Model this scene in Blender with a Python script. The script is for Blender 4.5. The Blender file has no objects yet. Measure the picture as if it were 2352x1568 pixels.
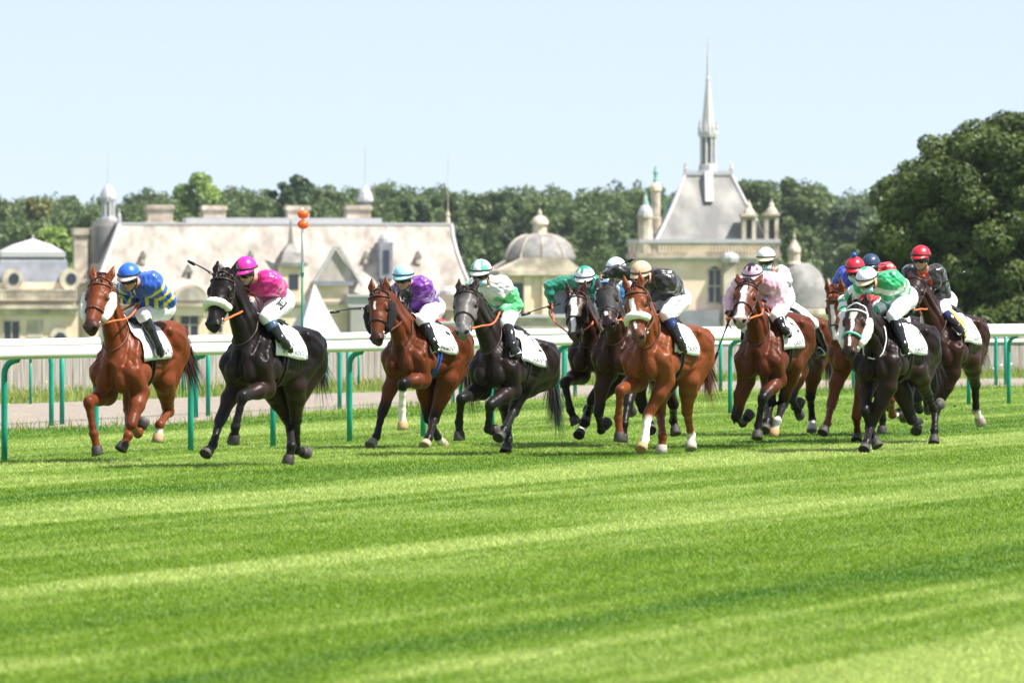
import bpy, math, random
import numpy as np
from mathutils import Vector, Matrix
from mathutils.bvhtree import BVHTree
random.seed(7)
RNG = np.random.default_rng(11)
SC = bpy.context.scene
COL = SC.collection

# ------------------------------------------------------------------ camera
FPX = 16000.0            # focal length in units of a 2352 px wide frame
HORIZ = 668.0            # image row of the horizon
CAMH = 1.8
PITCH = math.atan((784 - HORIZ) / FPX)
cam_d = bpy.data.cameras.new('camera')
cam = bpy.data.objects.new('camera', cam_d)
COL.objects.link(cam)
cam.location = (0, 0, CAMH)
cam.rotation_euler = (math.pi / 2 - PITCH, 0, 0)
cam_d.sensor_width = 36
cam_d.lens = 36 * FPX / 2352
cam_d.clip_start = 0.5
cam_d.clip_end = 60000
cam_d.dof.use_dof = True
cam_d.dof.focus_distance = 75
cam_d.dof.aperture_fstop = 6.5
SC.camera = cam

# ------------------------------------------------------------------ light
SUN_EL = math.radians(56)
SUN_AZ = math.radians(18)     # from screen right, turned towards the camera
SUN_DIR = Vector((math.cos(SUN_EL) * math.cos(SUN_AZ), -math.cos(SUN_EL) * math.sin(SUN_AZ), math.sin(SUN_EL)))
w = bpy.data.worlds.new('World')
SC.world = w
w.use_nodes = True
wn = w.node_tree.nodes
wl = w.node_tree.links
sky = wn.new('ShaderNodeTexSky')
sky.sky_type = 'NISHITA'
sky.sun_disc = False
sky.sun_elevation = SUN_EL
sky.sun_rotation = math.atan2(SUN_DIR.x, SUN_DIR.y)
sky.altitude = 100
sky.air_density = 1.0
sky.dust_density = 0.0
sky.ozone_density = 3.0
tcw = wn.new('ShaderNodeTexCoord'); mpw = wn.new('ShaderNodeMapping')
mpw.inputs['Location'].default_value = (0, 0, 0.09)      # the clear blue overhead reaches further down, as on a dry summer noon
wl.new(tcw.outputs['Generated'], mpw.inputs[0]); wl.new(mpw.outputs[0], sky.inputs[0])
veil = wn.new('ShaderNodeMix'); veil.data_type = 'RGBA'       # thin high veil of cloudless haze
veil.inputs[0].default_value = .45; veil.inputs[7].default_value = (6.2, 6.2, 6.6, 1)
wl.new(sky.outputs[0], veil.inputs[6]); wl.new(veil.outputs[2], wn['Background'].inputs[0])
wn['Background'].inputs[1].default_value = 0.081
sun_d = bpy.data.lights.new('sun', 'SUN')
sun_d.energy = 5.0
sun_d.angle = math.radians(0.5)
sun_d.color = (1.0, 0.955, 0.88)
sun = bpy.data.objects.new('sun', sun_d)
COL.objects.link(sun)
sun.location = (30, 30, 60)
sun.rotation_euler = SUN_DIR.to_track_quat('Z', 'Y').to_euler()
SC.view_settings.view_transform = 'Standard'
SC.view_settings.look = 'None'
SC.view_settings.exposure = 1.05
SC.view_settings.gamma = 1
SC.cycles.use_denoising = True
SC.cycles.max_bounces = 6
SC.cycles.diffuse_bounces = 3
SC.cycles.transparent_max_bounces = 6

# ------------------------------------------------------------------ pixel <-> world
_cp, _sp = math.cos(PITCH), math.sin(PITCH)
CAMP = np.array([0, 0, CAMH])
def ray(u, v):
    a, b = u - 1176.0, 784.0 - v
    d = np.array([a, FPX * _cp + b * _sp, -FPX * _sp + b * _cp])
    return d / np.linalg.norm(d)
def at(u, v, Y):
    d = ray(u, v)
    return CAMP + d * (Y / d[1])
def ground_depth(v):
    return FPX * CAMH / (v - HORIZ)

# ------------------------------------------------------------------ objects
WM = {}
def tag(o, label=None, cat=None, group=None, kind=None):
    if label: o['label'] = label
    if cat: o['category'] = cat
    if group: o['group'] = group
    if kind: o['kind'] = kind
    return o
def empty(name, loc=(0, 0, 0), rotz=0.0, **kw):
    o = bpy.data.objects.new(name, None)
    COL.objects.link(o)
    o.location = loc
    o.rotation_euler = (0, 0, rotz)
    o.empty_display_size = 0.2
    WM[o.name] = Matrix.Translation(Vector(loc)) @ Matrix.Rotation(rotz, 4, 'Z')
    return tag(o, **kw)
def mesh_np(name, V, F, smooth=True, col=None, mats=None):
    V = np.asarray(V, dtype=np.float32)
    me = bpy.data.meshes.new(name)
    if isinstance(F, np.ndarray):
        n = F.shape[1]
        me.vertices.add(len(V)); me.vertices.foreach_set('co', V.ravel())
        me.loops.add(F.size); me.loops.foreach_set('vertex_index', F.ravel().astype(np.int32))
        me.polygons.add(len(F))
        me.polygons.foreach_set('loop_start', np.arange(0, F.size, n, dtype=np.int32))
        me.update(calc_edges=True)
    else:
        me.from_pydata(V.tolist(), [], F)
        me.update()
    if smooth:
        me.polygons.foreach_set('use_smooth', np.ones(len(me.polygons), dtype=bool))
    if col is not None:
        at_ = me.color_attributes.new('Col', 'FLOAT_COLOR', 'POINT')
        c = np.ones((len(V), 4), dtype=np.float32); c[:, :3] = col
        at_.data.foreach_set('color', c.ravel())
    return me
def put(name, V, F, mat, parent=None, smooth=True, col=None, root=None, world=True, **kw):
    """link a mesh; vertices in world space are moved into the root's own space"""
    V = np.asarray(V, dtype=np.float64).reshape(-1, 3)
    if parent is not None and world:
        r = root or parent
        while r.name not in WM: r = r.parent
        Mi = np.array(WM[r.name].inverted())
        V = V @ Mi[:3, :3].T + Mi[:3, 3]
    me = mesh_np(name, V, F, smooth, col)
    if mat: me.materials.append(mat)
    o = bpy.data.objects.new(name, me)
    COL.objects.link(o)
    if parent is not None: o.parent = parent
    return tag(o, **kw)

class MB:
    """collects plain solids into one mesh"""
    def __init__(s): s.V = []; s.F = []
    def add(s, V, F):
        b = len(s.V); s.V += [tuple(map(float, p)) for p in V]; s.F += [tuple(i + b for i in f) for f in F]; return s
    def frus(s, lo, hi):
        (a0, a1, b0, b1, z0), (c0, c1, d0, d1, z1) = lo, hi
        V = [(a0, b0, z0), (a1, b0, z0), (a1, b1, z0), (a0, b1, z0), (c0, d0, z1), (c1, d0, z1), (c1, d1, z1), (c0, d1, z1)]
        return s.add(V, [(3, 2, 1, 0), (4, 5, 6, 7), (0, 1, 5, 4), (1, 2, 6, 5), (2, 3, 7, 6), (3, 0, 4, 7)])
    def box(s, x0, x1, y0, y1, z0, z1): return s.frus((x0, x1, y0, y1, z0), (x0, x1, y0, y1, z1))
    def lathe(s, cx, cy, prof, n=16, ph=0.0):
        V = []; F = []
        for r, z in prof:
            for i in range(n):
                a = ph + 2 * math.pi * i / n
                V.append((cx + r * math.cos(a), cy + r * math.sin(a), z))
        for j in range(len(prof) - 1):
            for i in range(n):
                k = (i + 1) % n
                F.append((j * n + i, j * n + k, (j + 1) * n + k, (j + 1) * n + i))
        F.append(tuple(range(n - 1, -1, -1))); F.append(tuple((len(prof) - 1) * n + i for i in range(n)))
        return s.add(V, F)
    def extr(s, poly, y0, y1):
        """polygon in (x, z) pushed from y0 to y1"""
        n = len(poly)
        V = [(x, y0, z) for x, z in poly] + [(x, y1, z) for x, z in poly]
        F = [tuple(range(n)), tuple(range(2 * n - 1, n - 1, -1))] + [(i, i + n, (i + 1) % n + n, (i + 1) % n) for i in range(n)]
        return s.add(V, F)
    def build(s, name, mat, parent=None, smooth=False, **kw):
        return put(name, s.V, s.F, mat, parent, smooth=smooth, world=False, **kw)

def tube(pts, rad, n=8, cap=True):
    """tapered tube along a list of points"""
    P = np.asarray(pts, float); m = len(P)
    R = np.full(m, rad, float) if np.isscalar(rad) else np.asarray(rad, float)
    T = np.gradient(P, axis=0); T /= np.linalg.norm(T, axis=1)[:, None] + 1e-9
    a = np.array([0, 0, 1.0]) if abs(T[0, 2]) < 0.9 else np.array([1.0, 0, 0])
    V = []
    u = np.cross(T[0], a); u /= np.linalg.norm(u)
    for i in range(m):
        u = u - T[i] * np.dot(u, T[i]); u /= np.linalg.norm(u) + 1e-9
        w_ = np.cross(T[i], u)
        for k in range(n):
            an = 2 * math.pi * k / n
            V.append(P[i] + R[i] * (math.cos(an) * u + math.sin(an) * w_))
    F = [(j * n + k, j * n + (k + 1) % n, (j + 1) * n + (k + 1) % n, (j + 1) * n + k) for j in range(m - 1) for k in range(n)]
    if cap: F += [tuple(range(n - 1, -1, -1)), tuple((m - 1) * n + k for k in range(n))]
    return np.array(V), F
def join(parts):
    V = []; F = []; b = 0
    for v, f in parts:
        V.append(np.asarray(v, float)); F += [tuple(int(i) + b for i in q) for q in f]; b += len(v)
    return np.concatenate(V), F
def bez(pts, n=24):
    """Catmull-Rom through points"""
    P = np.asarray(pts, float); P = np.vstack([2 * P[0] - P[1], P, 2 * P[-1] - P[-2]])
    out = []; m = len(P) - 3
    for i in range(m):
        k = max(2, n // m)
        for t in np.linspace(0, 1, k, endpoint=(i == m - 1)):
            a, b, c, d = P[i:i + 4]
            out.append(0.5 * (2 * b + (c - a) * t + (2 * a - 5 * b + 4 * c - d) * t * t + (3 * b - a - 3 * c + d) * t ** 3))
    return np.array(out)
def uvsphere(c, r, nu=16, nv=10, ax=None):
    V = []; F = []
    ax = np.eye(3) if ax is None else np.asarray(ax, float)
    r = np.ones(3) * r
    for j in range(nv + 1):
        th = math.pi * j / nv
        for i in range(nu):
            ph = 2 * math.pi * i / nu
            l = np.array([math.sin(th) * math.cos(ph), math.sin(th) * math.sin(ph), math.cos(th)]) * r
            V.append(np.asarray(c) + l @ ax)
    for j in range(nv):
        for i in range(nu):
            k = (i + 1) % nu
            F.append((j * nu + i, (j + 1) * nu + i, (j + 1) * nu + k, j * nu + k))
    return np.array(V), F

# ------------------------------------------------------------------ materials
MATS = {}
def mat(name, rgb=(0.5, 0.5, 0.5), rough=0.6, spec=0.4, attr=False, noise=0.0, nscale=6.0, bump=0.0, bscale=60.0, metal=0.0,
        sheen=0.0, coat=0.0, rgb2=None, ramp=(0.4, 0.65), stretch=(1, 1, 1), detail=6.0):
    if name in MATS: return MATS[name]
    m = bpy.data.materials.new(name); MATS[name] = m
    m.use_nodes = True
    nt = m.node_tree; N = nt.nodes; L = nt.links
    b = N['Principled BSDF']
    b.inputs['Roughness'].default_value = rough
    b.inputs['Specular IOR Level'].default_value = spec
    b.inputs['Metallic'].default_value = metal
    b.inputs['Sheen Weight'].default_value = sheen
    b.inputs['Coat Weight'].default_value = coat
    b.inputs['Base Color'].default_value = (*rgb, 1)
    src = None
    if attr:
        a = N.new('ShaderNodeAttribute'); a.attribute_name = 'Col'; src = a.outputs['Color']
    tc = N.new('ShaderNodeTexCoord'); mp = N.new('ShaderNodeMapping'); mp.inputs['Scale'].default_value = stretch
    L.new(tc.outputs['Object'], mp.inputs[0])
    if rgb2 is not None:
        n1 = N.new('ShaderNodeTexNoise'); n1.inputs['Scale'].default_value = nscale; n1.inputs['Detail'].default_value = detail
        L.new(mp.outputs[0], n1.inputs['Vector'])
        r = N.new('ShaderNodeValToRGB'); r.color_ramp.elements[0].position = ramp[0]; r.color_ramp.elements[1].position = ramp[1]
        r.color_ramp.elements[0].color = (*rgb, 1); r.color_ramp.elements[1].color = (*rgb2, 1)
        L.new(n1.outputs['Fac'], r.inputs[0]); src = r.outputs[0]
    if noise > 0:
        n2 = N.new('ShaderNodeTexNoise'); n2.inputs['Scale'].default_value = nscale * 2.3; n2.inputs['Detail'].default_value = detail
        L.new(mp.outputs[0], n2.inputs['Vector'])
        mr = N.new('ShaderNodeMapRange'); mr.inputs[1].default_value = 0.25; mr.inputs[2].default_value = 0.75
        mr.inputs[3].default_value = 1 - noise; mr.inputs[4].default_value = 1 + noise
        L.new(n2.outputs['Fac'], mr.inputs[0])
        mx = N.new('ShaderNodeVectorMath'); mx.operation = 'SCALE'
        if src is None: mx.inputs[0].default_value = rgb
        else: L.new(src, mx.inputs[0])
        L.new(mr.outputs[0], mx.inputs['Scale']); src = mx.outputs[0]
    if src is not None: L.new(src, b.inputs['Base Color'])
    if bump > 0:
        n3 = N.new('ShaderNodeTexNoise'); n3.inputs['Scale'].default_value = bscale; n3.inputs['Detail'].default_value = 4
        L.new(mp.outputs[0], n3.inputs['Vector'])
        bp = N.new('ShaderNodeBump'); bp.inputs['Strength'].default_value = bump; bp.inputs['Distance'].default_value = 0.02
        L.new(n3.outputs['Fac'], bp.inputs['Height']); L.new(bp.outputs[0], b.inputs['Normal'])
    return m

# ------------------------------------------------------------------ signed distance volumes
class SDF:
    def __init__(s, lo, hi, vox):
        s.lo = np.asarray(lo, float); s.vox = vox
        s.n = np.ceil((np.asarray(hi, float) - s.lo) / vox).astype(int) + 1
        s.A = np.full(s.n, 1.0, dtype=np.float32)
    def sub(s, lo, hi):
        i0 = np.clip(np.floor((np.asarray(lo) - s.lo) / s.vox).astype(int), 0, s.n - 1)
        i1 = np.clip(np.ceil((np.asarray(hi) - s.lo) / s.vox).astype(int) + 1, 1, s.n)
        sl = tuple(slice(a, b) for a, b in zip(i0, i1))
        ax = [(s.lo[k] + s.vox * np.arange(i0[k], i1[k])).astype(np.float32) for k in range(3)]
        return sl, ax[0][:, None, None], ax[1][None, :, None], ax[2][None, None, :]
    def mix(s, sl, d, k):
        a = s.A[sl]
        if k <= 0: s.A[sl] = np.minimum(a, d); return
        h = np.clip(0.5 + 0.5 * (d - a) / k, 0, 1)
        s.A[sl] = d * (1 - h) + a * h - k * h * (1 - h)
    def cut(s, sl, d, k=0.01):
        a = s.A[sl]; b = -d
        h = np.clip(0.5 - 0.5 * (b - a) / k, 0, 1)
        s.A[sl] = b * (1 - h) + a * h + k * h * (1 - h)
    def cone(s, a, b, ra, rb, k=0.03, side=None, q=1.0, infl=0.0):
        a = np.asarray(a, float); b = np.asarray(b, float); ra += infl; rb += infl
        R = max(ra, rb) + max(k, 0.02) + 3 * s.vox
        sl, X, Y, Z = s.sub(np.minimum(a, b) - R, np.maximum(a, b) + R)
        ab = b - a; L2 = float(ab @ ab) + 1e-9
        t = np.clip(((X - a[0]) * ab[0] + (Y - a[1]) * ab[1] + (Z - a[2]) * ab[2]) / L2, 0, 1)
        dx = X - a[0] - t * ab[0]; dy = Y - a[1] - t * ab[1]; dz = Z - a[2] - t * ab[2]
        d2 = dx * dx + dy * dy + dz * dz
        if side is not None:
            c = dx * side[0] + dy * side[1] + dz * side[2]
            d2 = d2 + (q * q - 1) * c * c
        s.mix(sl, np.sqrt(d2) - (ra + (rb - ra) * t), k)
    def chain(s, pts, rad, k=0.03, side=None, q=1.0, infl=0.0):
        for i in range(len(pts) - 1): s.cone(pts[i], pts[i + 1], rad[i], rad[i + 1], k, side, q, infl)
    def ell(s, c, r, ax=None, k=0.03, neg=False, infl=0.0):
        c = np.asarray(c, float); r = np.asarray(r, float) * np.ones(3) + infl
        R = r.max() + max(k, 0.02) + 3 * s.vox
        sl, X, Y, Z = s.sub(c - R, c + R)
        x, y, z = X - c[0], Y - c[1], Z - c[2]
        if ax is not None:
            ax = np.asarray(ax, float)
            x, y, z = [x * ax[i][0] + y * ax[i][1] + z * ax[i][2] for i in range(3)]
        k0 = np.sqrt((x / r[0]) ** 2 + (y / r[1]) ** 2 + (z / r[2]) ** 2)
        k1 = np.sqrt((x / r[0] ** 2) ** 2 + (y / r[1] ** 2) ** 2 + (z / r[2] ** 2) ** 2) + 1e-6
        d = k0 * (k0 - 1) / k1
        if neg: s.cut(sl, d, k)
        else: s.mix(sl, d, k)
    def mesh(s):
        A = s.A; n = np.array(A.shape); I = A < 0
        cnt = np.zeros(n - 1, dtype=np.int8)
        offs = [(i, j, k) for i in (0, 1) for j in (0, 1) for k in (0, 1)]
        for o in offs: cnt += I[o[0]:n[0] - 1 + o[0], o[1]:n[1] - 1 + o[1], o[2]:n[2] - 1 + o[2]]
        act = np.argwhere((cnt > 0) & (cnt < 8))
        idx = np.full(n - 1, -1, dtype=np.int64); idx[tuple(act.T)] = np.arange(len(act))
        pos = np.zeros((len(act), 3)); c = np.zeros(len(act))
        for o in offs:
            for ax in range(3):
                if o[ax]: continue
                p = list(o); p[ax] = 1
                va = A[act[:, 0] + o[0], act[:, 1] + o[1], act[:, 2] + o[2]]
                vb = A[act[:, 0] + p[0], act[:, 1] + p[1], act[:, 2] + p[2]]
                m = (va < 0) != (vb < 0)
                t = np.where(m, va / np.where(m, va - vb, 1), 0)
                e = np.tile(np.array(o, float), (len(act), 1)); e[:, ax] += t
                pos[m] += e[m]; c[m] += 1
        V = s.lo + s.vox * (act + pos / c[:, None])
        Fs = []
        for ax in range(3):
            u, v = (ax + 1) % 3, (ax + 2) % 3
            sl0 = [slice(0, n[0]), slice(0, n[1]), slice(0, n[2])]; sl1 = list(sl0)
            sl0[ax] = slice(0, n[ax] - 1); sl1[ax] = slice(1, n[ax])
            a, b = I[tuple(sl0)], I[tuple(sl1)]
            E = np.argwhere(a != b)
            E = E[(E[:, u] > 0) & (E[:, v] > 0) & (E[:, u] < n[u] - 1) & (E[:, v] < n[v] - 1)]
            ins = I[tuple(E.T)]
            def cell(du, dv):
                q = E.copy(); q[:, u] -= du; q[:, v] -= dv
                return idx[tuple(q.T)]
            Q = np.stack([cell(1, 1), cell(0, 1), cell(0, 0), cell(1, 0)], 1)
            Q[~ins] = Q[~ins][:, ::-1]
            Fs.append(Q)
        F = np.concatenate(Fs)
        for lam in (.5, .5, .5):              # relax the voxel steps
            acc = np.zeros_like(V); n_ = np.zeros(len(V))
            for i in range(4):
                a_, b_ = F[:, i], F[:, (i + 1) % 4]
                for ax in range(3): acc[:, ax] += np.bincount(a_, V[b_, ax], len(V))
                n_ += np.bincount(a_, minlength=len(V))
            V = V * (1 - lam) + lam * acc / np.maximum(n_, 1)[:, None]
        for _ in range(2):                    # and settle back on the exact surface
            vn = np.zeros_like(V); fn = np.cross(V[F[:, 2]] - V[F[:, 0]], V[F[:, 3]] - V[F[:, 1]])
            for i in range(4):
                for ax in range(3): vn[:, ax] += np.bincount(F[:, i], fn[:, ax], len(V))
            vn /= np.linalg.norm(vn, axis=1)[:, None] + 1e-12
            g = (V - s.lo) / s.vox; i0 = np.clip(np.floor(g).astype(int), 0, n - 2); f = g - i0; d = 0
            for o in offs: d = d + A[i0[:, 0] + o[0], i0[:, 1] + o[1], i0[:, 2] + o[2]] * np.prod(np.where(o, f, 1 - f), axis=1)
            V = V - vn * np.clip(d, -.01, .01)[:, None]
        return V, F
def vnoise(P, scale, seed=0):
    """cheap smooth pseudo noise, -1..1"""
    r = np.random.default_rng(seed); out = 0; P = P * scale
    for k in range(6):
        d = r.normal(size=3); d /= np.linalg.norm(d); f = 0.6 + 1.4 * r.random(); ph = r.random() * 6.28
        out = out + np.sin(P @ d * f * 6.28 + ph + 1.5 * np.sin(P @ r.normal(size=3) * 2 + ph))
    return out / 4.0
def sstep(x, a, b):
    t = np.clip((x - a) / (b - a), 0, 1); return t * t * (3 - 2 * t)
nrm = lambda v: np.asarray(v, float) / (np.linalg.norm(v) + 1e-9)
# ------------------------------------------------------------------ ground, track, verges
HEAD_ = math.radians(18)                    # the way the track runs, measured from the view axis
def gp(u, v, z=0.0):
    d = ray(u, v); t = (z - CAMH) / d[2]
    return CAMP + d * t
def interp_uv(pts, u):
    p = np.array(pts, float); return np.interp(u, p[:, 0], p[:, 1])
TURF_EDGE = [(-900, 1000), (-50, 988), (0, 986), (400, 972), (700, 946), (1050, 926), (1250, 915), (1700, 894), (2200, 888), (2450, 886), (3300, 880)]
DIRT_FAR = [(-900, 950), (0, 928), (400, 914), (800, 902), (1250, 888), (1700, 875), (2200, 870), (3300, 862)]
FENCE_UV = [(-700, 930), (0, 906), (400, 893), (800, 882), (1250, 868), (1700, 859), (2200, 854), (2900, 848)]

def turf_mat(name, kind):
    m = bpy.data.materials.new(name); m.use_nodes = True; nt = m.node_tree; N = nt.nodes; L = nt.links; b = N['Principled BSDF']
    tc = N.new('ShaderNodeTexCoord')
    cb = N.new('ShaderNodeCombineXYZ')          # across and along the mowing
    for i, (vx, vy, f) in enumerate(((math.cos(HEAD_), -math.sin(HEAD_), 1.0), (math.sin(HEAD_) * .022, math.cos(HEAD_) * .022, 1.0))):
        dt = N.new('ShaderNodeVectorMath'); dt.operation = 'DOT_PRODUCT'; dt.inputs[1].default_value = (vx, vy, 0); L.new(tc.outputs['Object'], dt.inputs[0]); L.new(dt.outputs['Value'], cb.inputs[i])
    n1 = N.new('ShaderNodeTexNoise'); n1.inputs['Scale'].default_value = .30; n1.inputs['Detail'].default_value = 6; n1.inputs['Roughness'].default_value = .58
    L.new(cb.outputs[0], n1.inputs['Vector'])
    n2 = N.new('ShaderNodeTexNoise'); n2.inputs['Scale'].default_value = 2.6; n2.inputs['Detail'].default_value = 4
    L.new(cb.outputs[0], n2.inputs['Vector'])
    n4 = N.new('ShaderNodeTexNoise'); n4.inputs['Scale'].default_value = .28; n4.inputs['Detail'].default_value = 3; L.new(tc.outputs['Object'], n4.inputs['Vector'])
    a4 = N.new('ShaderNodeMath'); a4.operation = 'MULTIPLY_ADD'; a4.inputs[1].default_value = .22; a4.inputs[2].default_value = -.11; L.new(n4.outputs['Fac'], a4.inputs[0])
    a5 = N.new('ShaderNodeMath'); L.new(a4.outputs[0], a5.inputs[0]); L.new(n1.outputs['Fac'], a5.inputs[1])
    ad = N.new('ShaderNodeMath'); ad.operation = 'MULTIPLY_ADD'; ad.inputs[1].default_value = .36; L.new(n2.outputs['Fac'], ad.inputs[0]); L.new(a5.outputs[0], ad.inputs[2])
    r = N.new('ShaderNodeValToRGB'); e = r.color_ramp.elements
    if kind == 'turf': cs = [(.535, (.052, .145, .003)), (.675, (.160, .270, .011)), (.81, (.44, .53, .14))]  # drier patches, plus the light and dark sheen of mown stripes painted as colour
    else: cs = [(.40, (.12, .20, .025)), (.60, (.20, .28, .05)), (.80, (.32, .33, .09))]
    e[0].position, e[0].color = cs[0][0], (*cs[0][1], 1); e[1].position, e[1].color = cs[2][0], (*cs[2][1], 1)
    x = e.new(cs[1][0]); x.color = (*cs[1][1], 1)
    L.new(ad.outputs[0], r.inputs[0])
    n3 = N.new('ShaderNodeTexNoise'); n3.inputs['Scale'].default_value = 14; n3.inputs['Detail'].default_value = 3; L.new(tc.outputs['Object'], n3.inputs['Vector'])
    mr = N.new('ShaderNodeMapRange'); mr.inputs[1].default_value = .3; mr.inputs[2].default_value = .7; mr.inputs[3].default_value = .72; mr.inputs[4].default_value = 1.3
    L.new(n3.outputs['Fac'], mr.inputs[0])
    sc = N.new('ShaderNodeVectorMath'); sc.operation = 'SCALE'; L.new(r.outputs[0], sc.inputs[0]); L.new(mr.outputs[0], sc.inputs['Scale'])
    L.new(sc.outputs[0], b.inputs['Base Color']); b.inputs['Roughness'].default_value = .5; b.inputs['Specular IOR Level'].default_value = .35
    if kind != 'soil':
        tr = N.new('ShaderNodeBsdfTranslucent'); L.new(sc.outputs[0], tr.inputs[0]); mx = N.new('ShaderNodeMixShader'); mx.inputs[0].default_value = .4
        L.new(b.outputs[0], mx.inputs[1]); L.new(tr.outputs[0], mx.inputs[2]); L.new(mx.outputs[0], N['Material Output'].inputs[0])
    return m
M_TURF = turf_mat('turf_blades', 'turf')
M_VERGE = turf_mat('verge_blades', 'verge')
M_SOIL = mat('turf_soil', (.07, .14, .015), rough=.9, rgb2=(.14, .22, .03), nscale=2.5)
M_DIRT = mat('sand_track', (.215, .18, .145), rough=.95, rgb2=(.28, .24, .20), nscale=3.0, bump=.6, bscale=12, noise=.12)

xs = [-1600, -1100, -600, -300, -150, -80, -40, -20, -10, 0, 10, 20, 40, 80, 150, 300, 600, 1100, 1600]
ys = [-150, 0, 20, 40, 60, 80, 100, 120, 140, 160, 172, 185, 230, 300, 380, 500, 700, 900, 1000, 1100, 1250, 1400, 1600, 1800]
def terrain(x, y):
    z = -7.5 * sstep(np.float64(y), 175, 400)
    return float(z + 17 * sstep(np.float64(y), 980, 1500))
GV = [(x, y, terrain(x, y)) for y in ys for x in xs]; nx_ = len(xs)
GF = [(j * nx_ + i, j * nx_ + i + 1, (j + 1) * nx_ + i + 1, (j + 1) * nx_ + i) for j in range(len(ys) - 1) for i in range(nx_ - 1)]
put('ground', GV, GF, M_SOIL, kind='structure', smooth=True)
us = np.linspace(-850, 3200, 60)
a_ = [gp(u, interp_uv(TURF_EDGE, u) + 2, .004) for u in us]; b_ = [gp(u, interp_uv(DIRT_FAR, u), .004) for u in us]
put('dirt_track', a_ + b_, [(i, i + 1, 60 + i + 1, 60 + i) for i in range(59)], M_DIRT, kind='structure')

# ------------------------------------------------------------------ grass blades
def blades(name, P, hgt, wid, m, lean=.5, **kw):
    n = len(P); rg = np.random.default_rng(len(P))
    az = rg.random(n) * 6.283; h = hgt * (.55 + .75 * rg.random(n)); ln = lean * (.2 + rg.random(n)) * h
    la = rg.random(n) * 6.283
    sd = np.stack([np.cos(az), np.sin(az), 0 * az], 1) * (wid * (.6 + .8 * rg.random(n)))[:, None] * .5
    le = np.stack([np.cos(la) * ln, np.sin(la) * ln, h], 1)
    mid = le * np.array([.32, .32, .58])
    V = np.stack([P - sd, P + sd, P + mid + sd * .75, P + mid - sd * .75, P + le + sd * .12, P + le - sd * .12], 1).reshape(-1, 3)
    b = (np.arange(n) * 6)[:, None]
    F = np.concatenate([b + np.array([[0, 1, 2, 3]]), b + np.array([[3, 2, 4, 5]])])
    return put(name, V, F, m, None, smooth=False, kind='stuff', **kw)
def scatter(n, y0, y1, near, far, margin=1.3, power=1.0):
    """points on the ground between two picture-independent curves, density falling with distance"""
    Y = y0 * (y1 / y0) ** (RNG.random(n) ** power); X = (RNG.random(n) - .5) * 2 * (Y * .0735 * margin + .8)
    u = 1176 + FPX * X / Y
    yn = ground_depth(interp_uv(near, u)) if near is not None else 0; yf = ground_depth(interp_uv(far, u))
    k = (Y > yn) & (Y < yf); return np.stack([X[k], Y[k], 0 * Y[k]], 1)
P = scatter(1350000, 27, 140, None, TURF_EDGE, 1.6)
sc_ = .7 + .5 * (P[:, 1] / 60)
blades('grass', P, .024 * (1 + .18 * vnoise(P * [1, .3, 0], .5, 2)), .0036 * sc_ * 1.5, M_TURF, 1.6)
P = scatter(60000, 74, 150, [(u, v + 9 + 6 * math.sin(u * .013)) for u, v in TURF_EDGE], [(u, v - 1) for u, v in TURF_EDGE])
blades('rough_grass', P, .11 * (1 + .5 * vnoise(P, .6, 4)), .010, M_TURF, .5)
P = scatter(90000, 100, 180, [(u, v + 1) for u, v in DIRT_FAR], [(u, v - 4) for u, v in FENCE_UV])
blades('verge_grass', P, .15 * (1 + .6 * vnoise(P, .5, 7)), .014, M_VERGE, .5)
def flowers(name, P, hmin, hmax, r, rgb):
    VV = []; FF = []; rg = np.random.default_rng(len(P))
    for p in P:
        c = p + np.array([rg.normal() * .03, rg.normal() * .03, hmin + (hmax - hmin) * rg.random()]); b = len(VV)
        for k in range(5):
            a = 2 * math.pi * k / 5 + rg.random() * .3; t = .35 * rg.normal()
            VV += [c, c + r * np.array([math.cos(a - .5), math.sin(a - .5), .5 + t]), c + r * 1.25 * np.array([math.cos(a), math.sin(a), .65 + t]), c + r * np.array([math.cos(a + .5), math.sin(a + .5), .5 + t])]
            FF.append(tuple(b + 4 * k + i for i in range(4)))
        b = len(VV); VV += [p + [.002, 0, 0], p - [.002, 0, 0], c - [.0012, 0, 0], c + [.0012, 0, 0]]; FF.append((b, b + 1, b + 2, b + 3))
    put(name, VV, FF, mat(name + '_petal', rgb, rough=.5), None, smooth=False, kind='stuff')
P = scatter(900, 74, 100, [(u, v + 8) for u, v in TURF_EDGE], [(u, v - 1) for u, v in TURF_EDGE]); u_ = 1176 + FPX * P[:, 0] / P[:, 1]
P = P[((u_ < 340) | ((u_ > 540) & (u_ < 660)))]
flowers('buttercups', P, .10, .36, .016, (.80, .58, .02))
P = scatter(1500, 100, 180, [(u, v + 1) for u, v in DIRT_FAR], [(u, v - 4) for u, v in FENCE_UV]); u_ = 1176 + FPX * P[:, 0] / P[:, 1]
flowers('yellow_verge_flowers', P[u_ < 1700], .10, .30, .02, (.75, .50, .03))
flowers('white_verge_flowers', P[(u_ > 2130) & (u_ < 2330)], .1, .3, .035, (.8, .8, .75))

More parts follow.
